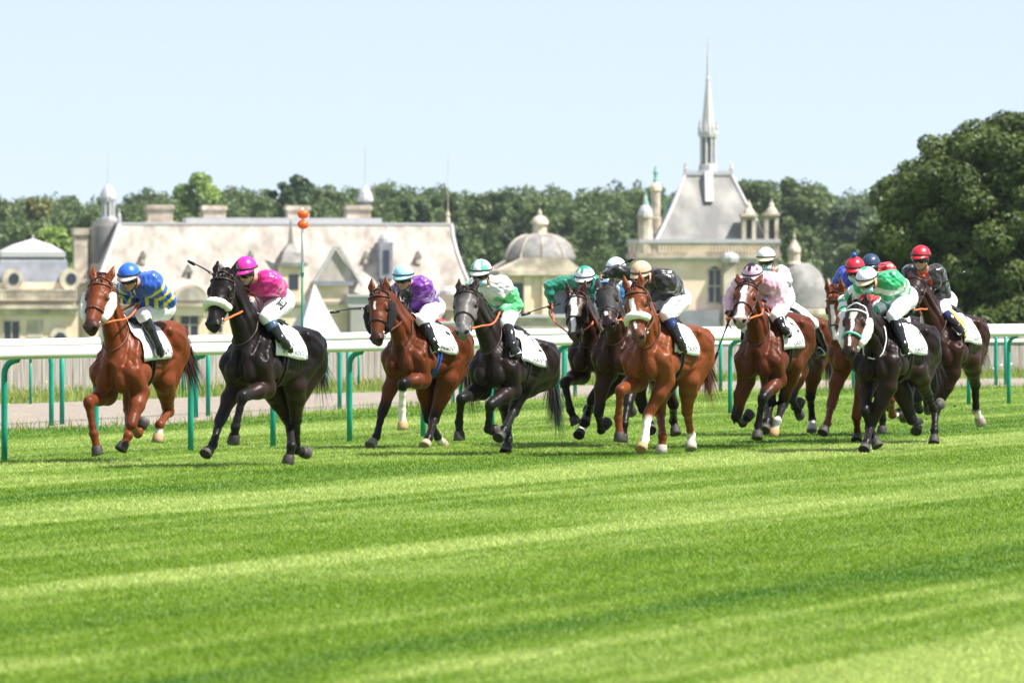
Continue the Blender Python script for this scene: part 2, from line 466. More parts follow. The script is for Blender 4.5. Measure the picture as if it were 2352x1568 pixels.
# ------------------------------------------------------------------ running rails
M_RAIL = mat('white_rail', (.68, .68, .68), rough=.35, noise=.04, nscale=3)
M_GREEN = mat('green_post_paint', (.006, .27, .185), rough=.4, noise=.15, nscale=5)
M_CAPR = mat('rail_joint', (.60, .58, .54), rough=.5)
def rail(label, uv, ztop, thick, prad, bend, joints, posts_u, straight=None, arch=True):
    W_ = np.array([gp(u, v) for u, v in uv]); c = bez(W_, 140)
    L0 = gp(*uv[0]); root = empty('running_rail', L0, label=label, cat='rail', group='white rails on green posts along the track')
    T = np.gradient(c, axis=0); T /= np.linalg.norm(T, axis=1)[:, None]; Nn = np.stack([T[:, 1], -T[:, 0], 0 * T[:, 0]], 1)     # to the right of the running direction
    off = bend
    cc = c + Nn * off; cc[:, 2] = ztop - thick / 2
    V, F = tube(cc, 1.0, 16); n = 16
    ctr = np.repeat(cc, n, 0); dv = V - ctr; dv[:, :2] *= thick * .42; dv[:, 2] *= thick / 2
    put('rail', ctr + dv, F, M_RAIL, root)
    uu = 1176 + FPX * c[:, 0] / c[:, 1]
    first = {}
    def post(u, str_):
        i = int(np.argmin(abs(uu - u))); p = c[i]; nn = Nn[i]
        if not first.get(str_):
            if str_ or not arch:
                pts = [(0, 0, -.05), (0, 0, ztop * .5), (0, 0, ztop - thick * .8)]
            else:
                zt = ztop - thick - .01; r_ = abs(off) * .9
                pts = [(0, 0, -.05), (0, 0, .4), (0, 0, zt - r_)] + [(r_ * (1 - math.cos(a)), 0, zt - r_ + r_ * math.sin(a)) for a in np.linspace(.3, 1.57, 6)] + [(r_ * 1.0 + .02, 0, zt + thick * .35)]
            V, F = tube(pts, prad, 10)
            me = mesh_np('post', V, F); me.materials.append(M_GREEN); first[str_] = bpy.data.objects.new('post', me); o = first[str_]
        else: o = first[str_].copy()
        COL.objects.link(o); o.parent = root
        q = p - L0; o.location = q if not str_ else q + nn * off
        o.rotation_euler = (0, 0, math.atan2(nn[1], nn[0]) + (math.pi if off < 0 else 0))
    for u in posts_u: post(u, False)
    for u in (straight or []): post(u, True)
    for u in joints:
        i = int(np.argmin(abs(uu - u))); t = T[i]
        V, F = tube([cc[i] - t * .03, cc[i] + t * .03], 1.0, 16); ctr = np.repeat(np.array([cc[i] - t * .03, cc[i] + t * .03]), 16, 0); dv = V - ctr
        dv[:, :2] *= thick * .44; dv[:, 2] *= thick * .525
        put('joint_sleeve', ctr + dv, F, M_CAPR, root)
    return root
A_UV = [(-420, 1090), (-190, 1074), (10, 1060), (220, 1048), (438, 1036), (627, 1025.5), (803, 1015), (972, 1003), (1130, 991), (1281, 979), (1420, 968), (1550, 958.5), (1677, 950), (1800, 944), (1915, 939), (2030, 935), (2130, 932), (2225, 929), (2317, 927), (2420, 925), (2700, 921), (3100, 918)]
rail('near white rail on hooped green posts standing in the turf', A_UV, 1.215, .137, .033, .16, [168, 960, 1480, 2080], [x[0] for x in A_UV[1:-1]])
B_UV = [(-500, 1006), (-200, 994), (118, 978), (450, 959), (780, 941), (1040, 927), (1295, 914), (1470, 908), (1630, 902), (1960, 893), (2288, 885), (2440, 882), (2900, 874)]
rail('second white rail on hooped green posts just beyond the near one', B_UV, 1.165, .125, .033, -.22, [44, 1010, 1850], [x[0] for x in B_UV[1:-1]], [x[0] + 48 for x in B_UV[1:-1]])
C_UV = [(-400, 946), (-60, 932), (70, 928), (420, 912), (752, 898), (824, 896), (1060, 890), (1300, 884), (1480, 879), (1700, 875), (1990, 871), (2160, 869), (2285, 868), (2420, 866), (2800, 860)]
rail('low thin white rail on slim posts beyond the dirt track', C_UV, .80, .075, .022, .05, [], [x[0] for x in C_UV[1:-1]], arch=False)

# ------------------------------------------------------------------ board fence
M_BOARD = mat('weathered_boards', (.22, .19, .17), rough=.85, rgb2=(.33, .30, .275), nscale=2.2, stretch=(6, 6, .6), noise=.14)
W_ = bez([gp(u, v) for u, v in FENCE_UV], 120)
fr = empty('fence', W_[0], label='weathered grey board fence along the far side of the dirt track', cat='fence')
seg = np.concatenate([[0], np.cumsum(np.linalg.norm(np.diff(W_, axis=0), axis=1))]); VV = []; FF = []; rg = np.random.default_rng(5); posts = []
d = 0.0; kk = 0
while d < seg[-1] - .2:
    wd = .14 + .02 * rg.random()
    p = np.array([np.interp(d, seg, W_[:, i]) for i in range(3)]); q = np.array([np.interp(d + wd - .008, seg, W_[:, i]) for i in range(3)])
    t = nrm(q - p); nn = np.array([t[1], -t[0], 0]) * (.011 + .003 * rg.normal()); h_ = .90 + .025 * rg.normal(); b = len(VV)
    for z in (-.02, h_):
        VV += [p + nn + [0, 0, z], q + nn + [0, 0, z + .01 * rg.normal() * (z > 0)], q - nn + [0, 0, z], p - nn + [0, 0, z]]
    FF += [tuple(b + i for i in f) for f in [(3, 2, 1, 0), (4, 5, 6, 7), (0, 1, 5, 4), (1, 2, 6, 5), (2, 3, 7, 6), (3, 0, 4, 7)]]
    if kk % 14 == 0: posts.append((p, t))
    kk += 1; d += wd
put('boards', VV, FF, M_BOARD, fr, smooth=False)
put('top_rail', *tube([w_ + [0, -.06, .70] for w_ in W_], .03, 4), M_BOARD, fr, smooth=False)
pm = None
for p, t in posts[::2]:
    if pm is None:
        m_ = MB(); m_.box(-.05, .05, -.05, .05, -.1, .93); pm = mesh_np('post', m_.V, m_.F, False); pm.materials.append(M_BOARD)
    o = bpy.data.objects.new('post', pm); COL.objects.link(o); o.parent = fr; o.location = p - W_[0] + np.array([-t[1], t[0], 0]) * .09 + [0, 0, 0]

# ------------------------------------------------------------------ distance marker with two orange balls
Zp = 118.0; sp_ = FPX / Zp
pr = at(694.5, 760, Zp); pr = empty('marker_pole', (pr[0], Zp, 0), label='slim white and green marker pole topped by two orange balls', cat='marker pole')
zz = lambda v: CAMH - (v - HORIZ) / sp_
M_OR = mat('orange_ball', (.80, .12, .015), rough=.35, noise=.05)
for nm, v0, v1, r_, m_ in (('lower_pole', None, 600, .020, mat('pole_green', (.02, .16, .11), rough=.5)), ('upper_pole', 600, 478, .023, M_RAIL)):
    put(nm, *tube([(0, 0, 0 if v0 is None else zz(v0)), (0, 0, zz(v1))], r_, 8), m_, pr, world=False)
for v_ in (492, 515.5):
    V_, F_ = uvsphere((.012, 0, zz(v_)), (.098, .098, .080), 20, 12); put('ball', V_, F_, M_OR, pr, world=False)
m_ = MB(); m_.box(-.03, .03, -.03, .03, zz(633), zz(626)); m_.build('bracket', mat('pole_green'), pr)

# red beacon on a white cabinet beyond the rails
Zc = 150.0; c = at(1005, 740, Zc); br_ = empty('warning_cone', (c[0], Zc, 0), label='red warning cone with orange lamp behind the purple jockey', cat='cone')
zz = lambda v: CAMH - (v - HORIZ) * Zc / FPX
m_ = MB(); m_.lathe(0, 0, [(.16, zz(738)), (.16, zz(735)), (.11, zz(734)), (.065, zz(717))], 16); m_.build('cone', mat('red_plastic', (.72, .03, .025), rough=.45), br_, smooth=True)
m_ = MB(); m_.lathe(0, 0, [(.055, zz(717)), (.06, zz(713)), (.045, zz(709)), (.01, zz(707))], 12); m_.build('lamp', mat('amber_lens', (.85, .25, .03), rough=.2), br_, smooth=True)
cb_ = empty('cabinet', (c[0] + .05, Zc, 0), label='white roadside cabinet standing under the red warning cone', cat='cabinet')
m_ = MB(); m_.box(-.4, .4, -.25, .25, 0, zz(738) - .04).box(-.43, .43, -.28, .28, zz(738) - .04, zz(738)); m_.build('housing', M_RAIL, cb_)
# ------------------------------------------------------------------ palace behind the course
ROT = math.radians(11); CR, SR = math.cos(ROT), math.sin(ROT)
M_STONE = mat('cream_stone', (.74, .565, .40), rough=.85, rgb2=(.80, .67, .53), nscale=.35, noise=.10)
M_TRIM = mat('weathered_stone', (.34, .285, .225), rough=.9, rgb2=(.66, .57, .46), nscale=.55, noise=.18)
M_ROOF = mat('old_roof', (.27, .235, .205), rough=.85, rgb2=(.50, .445, .39), nscale=.6, noise=.22, stretch=(1, 1, .4), ramp=(.30, .70), detail=10)
M_SLATE = mat('pale_slate', (.17, .165, .16), rough=.75, rgb2=(.36, .345, .32), nscale=.30, noise=.12, stretch=(1, 1, .3))
M_SLATE2 = mat('blue_slate', (.20, .21, .24), rough=.6, rgb2=(.28, .28, .32), nscale=.5, noise=.1)
M_LEAD = mat('lead_capping', (.46, .45, .47), rough=.5, noise=.12, nscale=1.5)
M_SPIRE = mat('spire_stone', (.52, .50, .50), rough=.8, noise=.12, nscale=1.2)
M_DOME = mat('grey_dome_roof', (.19, .18, .172), rough=.8, rgb2=(.30, .285, .27), nscale=.8, noise=.15)
M_PANE = mat('dark_window', (.03, .035, .06), rough=.15, spec=.6)
M_COPPER = mat('green_copper', (.20, .42, .33), rough=.7, noise=.15)
class Site:
    """local frame of one building; lengths read off at its own distance"""
    def __init__(s, uc, Y, name, label, cat, zb=-7.5, rot=ROT, group=None):
        s.uc, s.Y, s.k = uc, Y, FPX / Y; s.zb = zb; s.rot = rot
        s.root = empty(name, ((uc - 1176) / s.k, Y, zb), rot, label=label, cat=cat, group=group)
    def x(s, u, y=0.0): return ((u - s.uc) / s.k + y * math.sin(s.rot)) / math.cos(s.rot)
    def z(s, v): return CAMH - (v - HORIZ) / s.k - s.zb
    def box(s, u0, u1, v0, v1, y0=0, y1=6, m=None):
        m = m or MB(); return m.box(s.x(u0, y0), s.x(u1, y0), y0, y1, s.z(v1) if v1 is not None else 0, s.z(v0))
    def part(s, name, mb, mt, parent=None, smooth=False): return mb.build(name, mt, parent or s.root, smooth=smooth)
    def lathe(s, u, y, prof, n=16, m=None, ph=0.0):
        m = m or MB(); return m.lathe(s.x(u, y), y, [(r / s.k, s.z(v)) for r, v in prof], n, ph)
    def window(s, u0, u1, v0, v1, nx=2, ny=2, arch=False, y=-.12, parent=None):
        """stone surround with mullions, dark panes set back inside it"""
        x0, x1, z0, z1 = s.x(u0), s.x(u1), s.z(v1), s.z(v0); fr = MB(); b = .16
        fr.box(x0 - b, x0, y, .05, z0, z1).box(x1, x1 + b, y, .05, z0, z1).box(x0 - b, x1 + b, y, .05, z1, z1 + b).box(x0 - b * 1.5, x1 + b * 1.5, y - .1, .05, z0 - b, z0)
        for i in range(1, nx): xm = x0 + (x1 - x0) * i / nx; fr.box(xm - .09, xm + .09, y, .04, z0, z1)
        for j in range(1, ny): zm = z0 + (z1 - z0) * j / ny; fr.box(x0, x1, y + .01, .035, zm - .08, zm + .08)
        w_ = s.part('window', fr, M_TRIM, parent); pm = MB()
        if arch:
            n = 10; po = [(x0, z0), (x1, z0)] + [((x0 + x1) / 2 + (x1 - x0) / 2 * math.cos(a), z1 - .3 + (x1 - x0) * .55 * math.sin(a)) for a in np.linspace(0, math.pi, n)]
            pm.extr(po, -.03, -.01)
        else: pm.box(x0, x1, -.03, -.01, z0, z1)
        s.part('pane', pm, M_PANE, w_); return w_

# main wing -------------------------------------------------------
s = Site(640, 800, 'palace_wing', 'long palace wing with steep weathered roof, chimneys and dormers', 'palace')
m = s.box(212, 1085, 700, None, 0, 12); s.part('wall', m, M_STONE)
m = s.box(206, 1092, 692, 700, -.5, 12.4); s.box(209, 1089, 700, 706, -.25, 12.2, m); s.part('cornice', m, M_TRIM)
rf = MB(); N_ = 9; prof = [(0, 0), (.10, .16), (.22, .34), (.4, .56), (.62, .76), (.82, .90), (1, 1)]   # slightly hollow slopes
rings = []
for f, g in prof:
    g = .55 * f + .45 * g; yy0 = 6.2 * (1 - (1 - f)) * .9; v = 692 - (692 - 514) * f
    ul = 206 + 66 * f ** .85; ur = 1098 - 62 * (1 - (1 - f) ** 1.6)
    rings.append((s.x(ul, yy0), s.x(ur, yy0), yy0, 12 - yy0 * .5, s.z(v)))
for a, b in zip(rings[:-1], rings[1:]): rf.frus(a, b)
roof = s.part('roof', rf, M_ROOF)
y0 = 5.4
m = MB(); m.box(s.x(270, y0), s.x(1038, y0), y0, 9.3, s.z(516), s.z(510)); m.box(s.x(424, y0 + .6), s.x(874, y0 + .6), y0 + .6, 9, s.z(510), s.z(499)); s.part('ridge_capping', m, M_LEAD, roof)
for u0, u1, v0, yy in ((331, 395, 469, 8.5), (457, 516, 470, 9.0), (651, 708, 470, 9.0), (788, 851, 469, 8.6)):
    m = MB(); a, b = s.x(u0, yy), s.x(u1, yy); t = .18
    m.box(a + t, b - t, yy, yy + 2.2, s.z(512), s.z(v0 + 10)).box(a, b, yy - t, yy + 2.2 + t, s.z(v0 + 10), s.z(v0 + 3)).box(a + t / 2, b - t / 2, yy - .05, yy + 2.2, s.z(v0 + 3), s.z(v0))
    m.box(a - .1, b + .1, yy - .3, yy + 2.4, s.z(513), s.z(507)); s.part('chimney', m, M_TRIM, roof)
cu = s.part('cupola', s.lathe(834, 9.5, [(13, 470), (13, 459)], 8), M_SLATE2, roof)
s.part('cupola_roof', s.lathe(834, 9.5, [(19, 460), (19.5, 456), (18, 449), (14, 438), (8, 430), (3, 424), (1.2, 418), (.8, 330)], 10), M_LEAD, cu)
s.part('finial', s.lathe(1027, 6.5, [(6, 516), (5, 500), (3, 497), (5, 492), (3, 486), (1, 478), (.4, 360)], 8), M_TRIM, roof)
# small dormers on the slope
for u, v in ((434, 628), (509, 628)):
    y = 1.6; d = s.part('dormer', s.box(u - 8, u + 8, v - 4, v + 18, y, y + 3), M_TRIM, roof); m = MB(); m.extr([(s.x(u - 11, y), s.z(v - 4)), (s.x(u + 11, y), s.z(v - 4)), (s.x(u, y), s.z(v - 22))], y - .1, y + 3); s.part('dormer_roof', m, M_DOME, d)
    m = MB(); m.box(s.x(u - 4, y), s.x(u + 4, y), y - .05, y - .02, s.z(v + 12), s.z(v)); s.part('pane', m, M_PANE, d)
# round headed dormer over the mullioned window
d = s.part('dormer', s.box(402, 474, 690, 725, -.5, 3), M_STONE); m = MB(); xa, xb = s.x(398), s.x(478); xc = (xa + xb) / 2; R_ = (xb - xa) / 2
m.extr([(xc + R_ * math.cos(a), s.z(692) + R_ * .95 * math.sin(a)) for a in np.linspace(0, math.pi, 18)], -.7, 3.4); s.part('round_gable', m, M_TRIM, d)
m = MB(); m.extr([(xc + R_ * .78 * math.cos(a), s.z(690) + R_ * .72 * math.sin(a)) for a in np.linspace(0, math.pi, 14)], -.75, -.72); s.part('shell_panel', m, M_ROOF, d)
m = MB(); m.box(s.x(396), s.x(480), -.85, .5, s.z(704), s.z(696)); s.part('ledge', m, M_TRIM, d)
s.window(418, 456, 722, 770, 2, 2)
for u in (300, 560, 1000): s.window(u - 18, u + 18, 722, 770, 2, 2)
for u in (250, 345, 390, 500, 610, 860, 930):
    s.window(u - 11, u + 11, 724, 764, 2, 2)
m = MB(); s.box(209, 1089, 773, 778, -.3, 0, m); s.part('string_course', m, M_TRIM)
for side in (0, 1):
    m = MB()
    for a, b in zip(rings[:-1], rings[1:]):
        V_, F_ = tube([(a[side], a[2], a[4]), (b[side], b[2], b[4])], .22, 6); m.add(V_, F_)
    s.part('hip_capping', m, M_LEAD, roof)
for u in (330, 575, 840, 960):
    y = 2.4; d = s.part('lucarne', s.box(u - 5, u + 5, 590, 606, y, y + 2.5), M_TRIM, roof); m = MB(); m.extr([(s.x(u - 8, y), s.z(590)), (s.x(u + 8, y), s.z(590)), (s.x(u, y), s.z(576))], y - .1, y + 2.6); s.part('lucarne_roof', m, M_DOME, d)
# pointed turret dormer
d = s.part('turret_dormer', s.box(646, 698, 610, 700, -.4, 3.5), M_STONE, roof)
m = MB(); m.box(s.x(640), s.x(704), -.8, 4, s.z(612), s.z(603)); s.part('ledge', m, M_DOME, d)
m = MB(); z_ = s.z; m.frus((s.x(644), s.x(700), -.6, 3.6, z_(603)), (s.x(652), s.x(692), 0, 3, z_(580))).frus((s.x(652), s.x(692), 0, 3, z_(580)), (s.x(666), s.x(678), 1.2, 1.8, z_(560))).frus((s.x(666), s.x(678), 1.2, 1.8, z_(560)), (s.x(671), s.x(673), 1.4, 1.5, z_(505))); s.part('turret_roof', m, M_DOME, d)
m = MB(); m.box(s.x(662), s.x(684), -.45, -.42, z_(665), z_(630)); s.part('pane', m, M_PANE, d)
# lantern dormer with a lead dome
d = s.part('lantern_dormer', s.box(871, 901, 556, 640, 1.2, 4.5), M_SLATE2, roof)
s.part('lantern_dome', s.lathe(886, 2.9, [(21, 561), (22, 556), (20, 547), (14, 538), (6, 533), (2, 527), (1, 508)], 12), M_LEAD, d)
m = MB(); m.box(s.x(879, 1.2), s.x(893, 1.2), 1.12, 1.16, z_(628), z_(574)); s.part('pane', m, M_PANE, d)
# stone gable
d = s.part('gable', MB().extr([(s.x(724), z_(650)), (s.x(826), z_(650)), (s.x(771), z_(574))], -.1, 5), M_ROOF, roof)
m = MB()
for ua, va, ub, vb in ((716, 648, 770, 566), (772, 566, 832, 658)):
    m.extr([(s.x(ua), z_(va)), (s.x(ua + 9), z_(va)), (s.x(ub + 3), z_(vb)), (s.x(ub - 3), z_(vb))], -.5, .3)
s.part('gable_coping', m, M_LEAD, d)
m = s.box(728, 800, 655, 720, -.3, 2); s.part('bay_wall', m, M_STONE); m = s.box(722, 812, 645, 656, -.8, 2.5); s.part('bay_roof', m, M_SLATE2)
m = s.box(800, 1005, 680, 705, -2.5, 1); s.box(798, 1008, 676, 681, -2.8, 1.2, m); s.part('low_parapet', m, M_LEAD)
m = s.box(806, 1000, 705, None, -2.4, 1); s.part('low_wall', m, M_SLATE)
d = s.part('dormer', s.box(1012, 1050, 676, 712, -.6, 3), M_TRIM); s.part('round_gable', s.lathe(1031, .8, [(24, 680), (22, 668), (14, 660), (3, 657)], 12), M_LEAD, d)

# round tower with lantern ----------------------------------------
s = Site(244, 806, 'round_tower', 'round tower with grey conical roof and open stone lantern', 'tower')
s.part('wall', s.lathe(240, 0, [(38, 800), (38, 606)], 24), M_TRIM)
s.part('roof', s.lathe(242, 0, [(39, 608), (38, 580), (36, 545), (33, 520), (28, 507)], 24), M_SLATE)
lt = s.part('lantern', s.lathe(248, 0, [(22, 508), (22, 501), (17, 500), (17, 497)], 8), M_LEAD)
m = MB()
for i in range(8):
    a = math.pi / 4 * i + .2; cx, cy = s.x(248) + 13.5 / s.k * math.cos(a), 13.5 / s.k * math.sin(a); m.lathe(cx, cy, [(.13, s.z(498)), (.13, s.z(458))], 6)
s.part('column', m, M_LEAD, lt)
s.part('lantern_dome', s.lathe(248, 0, [(18, 459), (19, 453), (17, 445), (13, 436), (8, 429), (3, 424), (1.4, 418), (.7, 414), (.35, 345)], 10), M_LEAD, lt)
s.part('corner_pinnacle', s.lathe(274, 0, [(4, 512), (4, 494), (2, 490), (.5, 478)], 6), M_LEAD, lt)
s.part('chimney', (lambda m: (m.box(s.x(173, -1), s.x(203, -1), -1, .6, 0, s.z(540)), m.box(s.x(170, -1), s.x(206, -1), -1.2, .8, s.z(540), s.z(524)), m)[-1])(MB()), M_TRIM)

# left pavilion ---------------------------------------------------
s = Site(76, 780, 'domed_pavilion', 'pavilion with square blue slate dome at the left edge', 'pavilion')
m = s.box(-60, 178, 716, None, 0, 8); s.part('wall', m, M_STONE)
m = s.box(-70, 182, 700, 709, -1, 8.6); s.box(-66, 179, 709, 722, -.45, 8.2, m); s.part('cornice', m, M_TRIM)
m = s.box(-60, 172, 648, 700, .2, 8); s.part('attic_wall', m, M_STONE)
m = s.box(-66, 176, 668, 684, -.5, -.1); 
for i in range(30): u = -62 + i * 8; m.box(s.x(u), s.x(u + 3.5), -.62, -.5, s.z(683), s.z(670))
s.box(-68, 178, 684, 690, -.8, 8.2, m); s.box(-66, 177, 664, 668, -.6, 0, m); s.part('balustrade', m, M_TRIM)
m = MB(); m.frus((s.x(-20), s.x(168), .2, 8, s.z(652)), (s.x(0, .9), s.x(152, .9), .9, 7.2, s.z(600))).frus((s.x(0, .9), s.x(152, .9), .9, 7.2, s.z(600)), (s.x(8, 1.4), s.x(142, 1.4), 1.4, 6.6, s.z(585))); rf = s.part('roof', m, M_SLATE2)
m = MB(); m.box(s.x(2, .9), s.x(149, .9), .9, 7, s.z(590), s.z(578)); m.frus((s.x(5, 1), s.x(146, 1), 1, 6.8, s.z(578)), (s.x(30, 2.3), s.x(116, 2.3), 2.3, 5.2, s.z(562))).frus((s.x(30, 2.3), s.x(116, 2.3), 2.3, 5.2, s.z(562)), (s.x(68, 3.6), s.x(73, 3.6), 3.6, 3.8, s.z(548))); s.part('upper_roof', m, M_LEAD, rf)
s.part('finial', s.lathe(70, 3.7, [(3, 550), (2, 543), (.6, 537)], 6), M_LEAD, rf)
for u in (30, 160):
    d = s.part('round_dormer', MB().extr([(s.x(u, -.2) + 24 / s.k * math.cos(a), s.z(642) + 25 / s.k * math.sin(a)) for a in np.linspace(0, 2 * math.pi, 20, endpoint=False)], -.2, 2.5), M_TRIM, rf)
    m = MB(); m.extr([(s.x(u + 3, -.2) + 12 / s.k * math.cos(a), s.z(640) + 13 / s.k * math.sin(a)) for a in np.linspace(0, 2 * math.pi, 16, endpoint=False)], -.26, -.22); s.part('pane', m, M_PANE, d)
s.window(10, 44, 738, 778, 2, 1)
m = MB(); m.box(s.x(62), s.x(98), -.06, -.02, s.z(775), s.z(735)); s.part('panel', m, M_TRIM)
d = s.part('round_window', MB().extr([(s.x(135) + 22 / s.k * math.cos(a), s.z(775) + 24 / s.k * math.sin(a)) for a in np.linspace(0, math.pi, 14)], -.3, .2), M_TRIM)
m = MB(); m.extr([(s.x(137) + 14 / s.k * math.cos(a), s.z(778) + 15 / s.k * math.sin(a)) for a in np.linspace(0, math.pi, 12)], -.36, -.32); s.part('pane', m, M_PANE, d)
s2 = Site(196, 802, 'link_building', 'narrow cream stone block between the pavilion and the long wing', 'building')
s2.part('wall', s2.box(160, 226, 650, None, 0, 5), M_STONE); m = s2.box(156, 230, 640, 650, -.5, 5); s2.box(158, 228, 690, 700, -.5, .2, m); s2.part('cornice', m, M_TRIM)

# small dome -------------------------------------------------------
s = Site(1240, 790, 'domed_chapel', 'small stone building with round grey dome and lantern', 'domed building', zb=-7.5)
s.part('wall', s.box(1168, 1312, 628, None, 0, 8), M_STONE)
s.part('dome', s.lathe(1240, 4, [(83, 598), (83, 590), (79, 578), (71, 563), (58, 550), (42, 541), (24, 537)], 36), M_DOME, smooth=True)
m = MB()
for i in range(10):
    a = 2 * math.pi * i / 10 + .2
    pts = [(s.x(1240, 4) + r / s.k * 1.015 * math.cos(a), 4 + r / s.k * 1.015 * math.sin(a), s.z(v)) for r, v in ((83, 592), (79, 578), (71, 563), (58, 550), (42, 541), (24, 537))]
    V_, F_ = tube(pts, .10, 5); m.add(V_, F_)
s.part('dome_rib', m, M_TRIM)
lt = s.part('lantern', s.lathe(1240, 4, [(25, 540), (25, 536), (17, 535), (17, 516), (22, 514)], 10), M_TRIM)
s.part('lantern_dome', s.lathe(1240, 4, [(21, 515), (20, 508), (16, 501), (9, 496), (5, 494), (6, 490), (4, 484), (1, 479)], 12), M_TRIM, lt)
m = MB(); m.extr([(s.x(1146), s.z(622)), (s.x(1336), s.z(622)), (s.x(1300), s.z(592)), (s.x(1200), s.z(592))], -.6, 8.4); m.box(s.x(1144), s.x(1338), -.9, 8.6, s.z(632), s.z(622)); s.part('gable_roof', m, M_TRIM)
for ua, ub in ((1170, 1200), (1262, 1304)):
    m = MB(); m.box(s.x(ua), s.x(ub), -.15, -.05, s.z(740), s.z(650)); s.part('opening', m, M_PANE)
m = MB()
for u in (1160, 1210, 1252, 1314): m.box(s.x(u - 8), s.x(u + 8), -.5, 0, 0, s.z(634))
s.part('pilaster', m, M_STONE)

# chapel -----------------------------------------------------------
s = Site(1632, 800, 'spired_chapel', 'tall chapel with steep pale slate roof and slender spire', 'chapel', rot=math.radians(6))
s.part('wall', s.box(1478, 1786, 592, None, 0, 11), M_STONE)
m = s.box(1466, 1795, 582, 593, -.7, 11.5); s.box(1470, 1791, 558, 582, -.3, 11.2, m); s.part('frieze', m, M_TRIM)
m = s.box(1468, 1793, 549, 558, -.5, 11.3); s.box(1474, 1790, 593, 600, -.35, 11.1, m); s.part('parapet', m, M_LEAD)
m = MB(); pr_ = [(0, 1507, 1766, .3), (.25, 1527, 1743, 1.7), (.5, 1545, 1721, 3.0), (.75, 1561, 1702, 4.3), (1, 1576, 1684, 5.4)]
ring = [(s.x(a, y), s.x(b, y), y, 11.0 - y, s.z(552 - 152 * f)) for f, a, b, y in pr_]
for a, b in zip(ring[:-1], ring[1:]): m.frus(a, b)
rf = s.part('roof', m, M_SLATE)
m = MB(); yc = 5.2; m.box(s.x(1573, yc), s.x(1687, yc), yc, 5.8, s.z(401), s.z(395))
for i in range(24): u = 1575 + i * 4.75; m.frus((s.x(u, yc), s.x(u + 3, yc), yc, yc + .15, s.z(395)), (s.x(u + 1, yc), s.x(u + 2, yc), yc, yc + .1, s.z(388)))
s.part('ridge_cresting', m, M_LEAD, rf)
for u in (1577, 1683): s.part('finial', s.lathe(u, 6, [(4, 398), (3, 390), (5, 386), (2, 380), (3, 377), (.6, 370)], 6), M_TRIM, rf)
sp = s.part('spire', s.lathe(1630, 7, [(22, 312), (24, 304), (24, 298), (16, 297), (13, 270), (9.5, 235), (6.5, 205), (4.5, 180), (5.5, 178), (3.5, 172), (2.6, 150), (2.2, 128), (3.2, 126), (1.6, 120), (1.1, 100), (2, 96), (.8, 92), (.4, 76)], 8), M_SPIRE)
m = MB()
for i in range(8):
    a = math.pi / 4 * i + .39; r_ = 21 / s.k; m.lathe(s.x(1630, 7) + r_ * math.cos(a), 7 + r_ * math.sin(a), [(.14, s.z(300)), (.16, s.z(290)), (.10, s.z(286)), (.02, s.z(272))], 5)
s.part('crocket', m, M_SPIRE, sp)
m = MB(); s.lathe(1630, 7, [(9, 380), (9, 308)], 8, m)
for i in range(8):
    a = math.pi / 4 * i + .39; r_ = 16 / s.k; m.lathe(s.x(1630, 7) + r_ * math.cos(a), 7 + r_ * math.sin(a), [(.22, s.z(380)), (.16, s.z(372)), (.16, s.z(312)), (.24, s.z(306))], 6)
bf = s.part('belfry', m, M_SPIRE)
m = MB()
for i in range(8):
    a = math.pi / 4 * i; r_ = 11 / s.k; x_, y_ = s.x(1630, 7) + r_ * math.cos(a), 7 + r_ * math.sin(a); m.lathe(x_, y_, [(.17, s.z(372)), (.17, s.z(314))], 4, a + .78)
s.part('louvre', m, M_PANE, bf)
m = MB(); s.lathe(1630, 7, [(30, 412), (26, 400), (22, 390), (21, 376), (17, 374)], 8, m); m.frus((s.x(1622, 3.0), s.x(1641, 3.0), 3.0, 7, s.z(462)), (s.x(1621, 4.7), s.x(1640, 4.7), 4.7, 7, s.z(392))); s.part('spire_base', m, M_LEAD, rf)
def pinnacle(u, y, w, v0, vb, parent):
    m = MB(); x0, x1 = s.x(u - w, y), s.x(u + w, y); dx = (x1 - x0) * .28
    m.box(x0, x0 + dx, y, y + 1.6, s.z(vb), s.z(v0 + 42)).box(x1 - dx, x1, y, y + 1.6, s.z(vb), s.z(v0 + 42)).box(x0, x1, y + .3, y + 1.5, s.z(v0 + 46), s.z(v0 + 38)).box(x0, x1, y + 1.1, y + 1.55, s.z(vb), s.z(v0 + 42))
    m.box(x0 - .15, x1 + .15, y - .15, y + 1.75, s.z(v0 + 38), s.z(v0 + 32)); p = s.part('pinnacle', m, M_TRIM, parent)
    m = MB(); s.lathe(u, y + .8, [(w * .95, v0 + 32), (w * .7, v0 + 24), (w * .35, v0 + 17), (w * .4, v0 + 14), (w * .2, v0 + 8), (1, v0)], 8, m); s.part('pinnacle_cap', m, M_TRIM, p)
    m = MB(); m.box(x0 + dx, x1 - dx, y + .95, y + 1.05, s.z(vb), s.z(v0 + 48)); s.part('opening', m, M_PANE, p)
pinnacle(1721, -.2, 16, 459, 553, s.root); pinnacle(1773, -.2, 16, 457, 553, s.root)
t = s.part('corner_turret', s.lathe(1482, .5, [(20, 592), (20, 560), (17, 556), (17, 502), (19, 500), (19, 494)], 10), M_TRIM)
s.part('turret_dome', s.lathe(1482, .5, [(18, 495), (16, 484), (12, 476), (6, 471), (5, 468), (4, 455), (1, 446)], 10), M_LEAD, t)
s.part('turret_cap', s.lathe(1484, .5, [(8, 474), (6, 468), (3, 456), (1, 440)], 8), M_COPPER, t)
t = s.part('statue_column', s.lathe(1507, 3, [(14, 552), (14, 500), (11, 498), (11, 440), (14, 437), (14, 433)], 10), M_TRIM)
s.part('column_dome', s.lathe(1507, 3, [(13, 434), (12, 427), (8, 421), (4, 418)], 10), M_STONE, t)
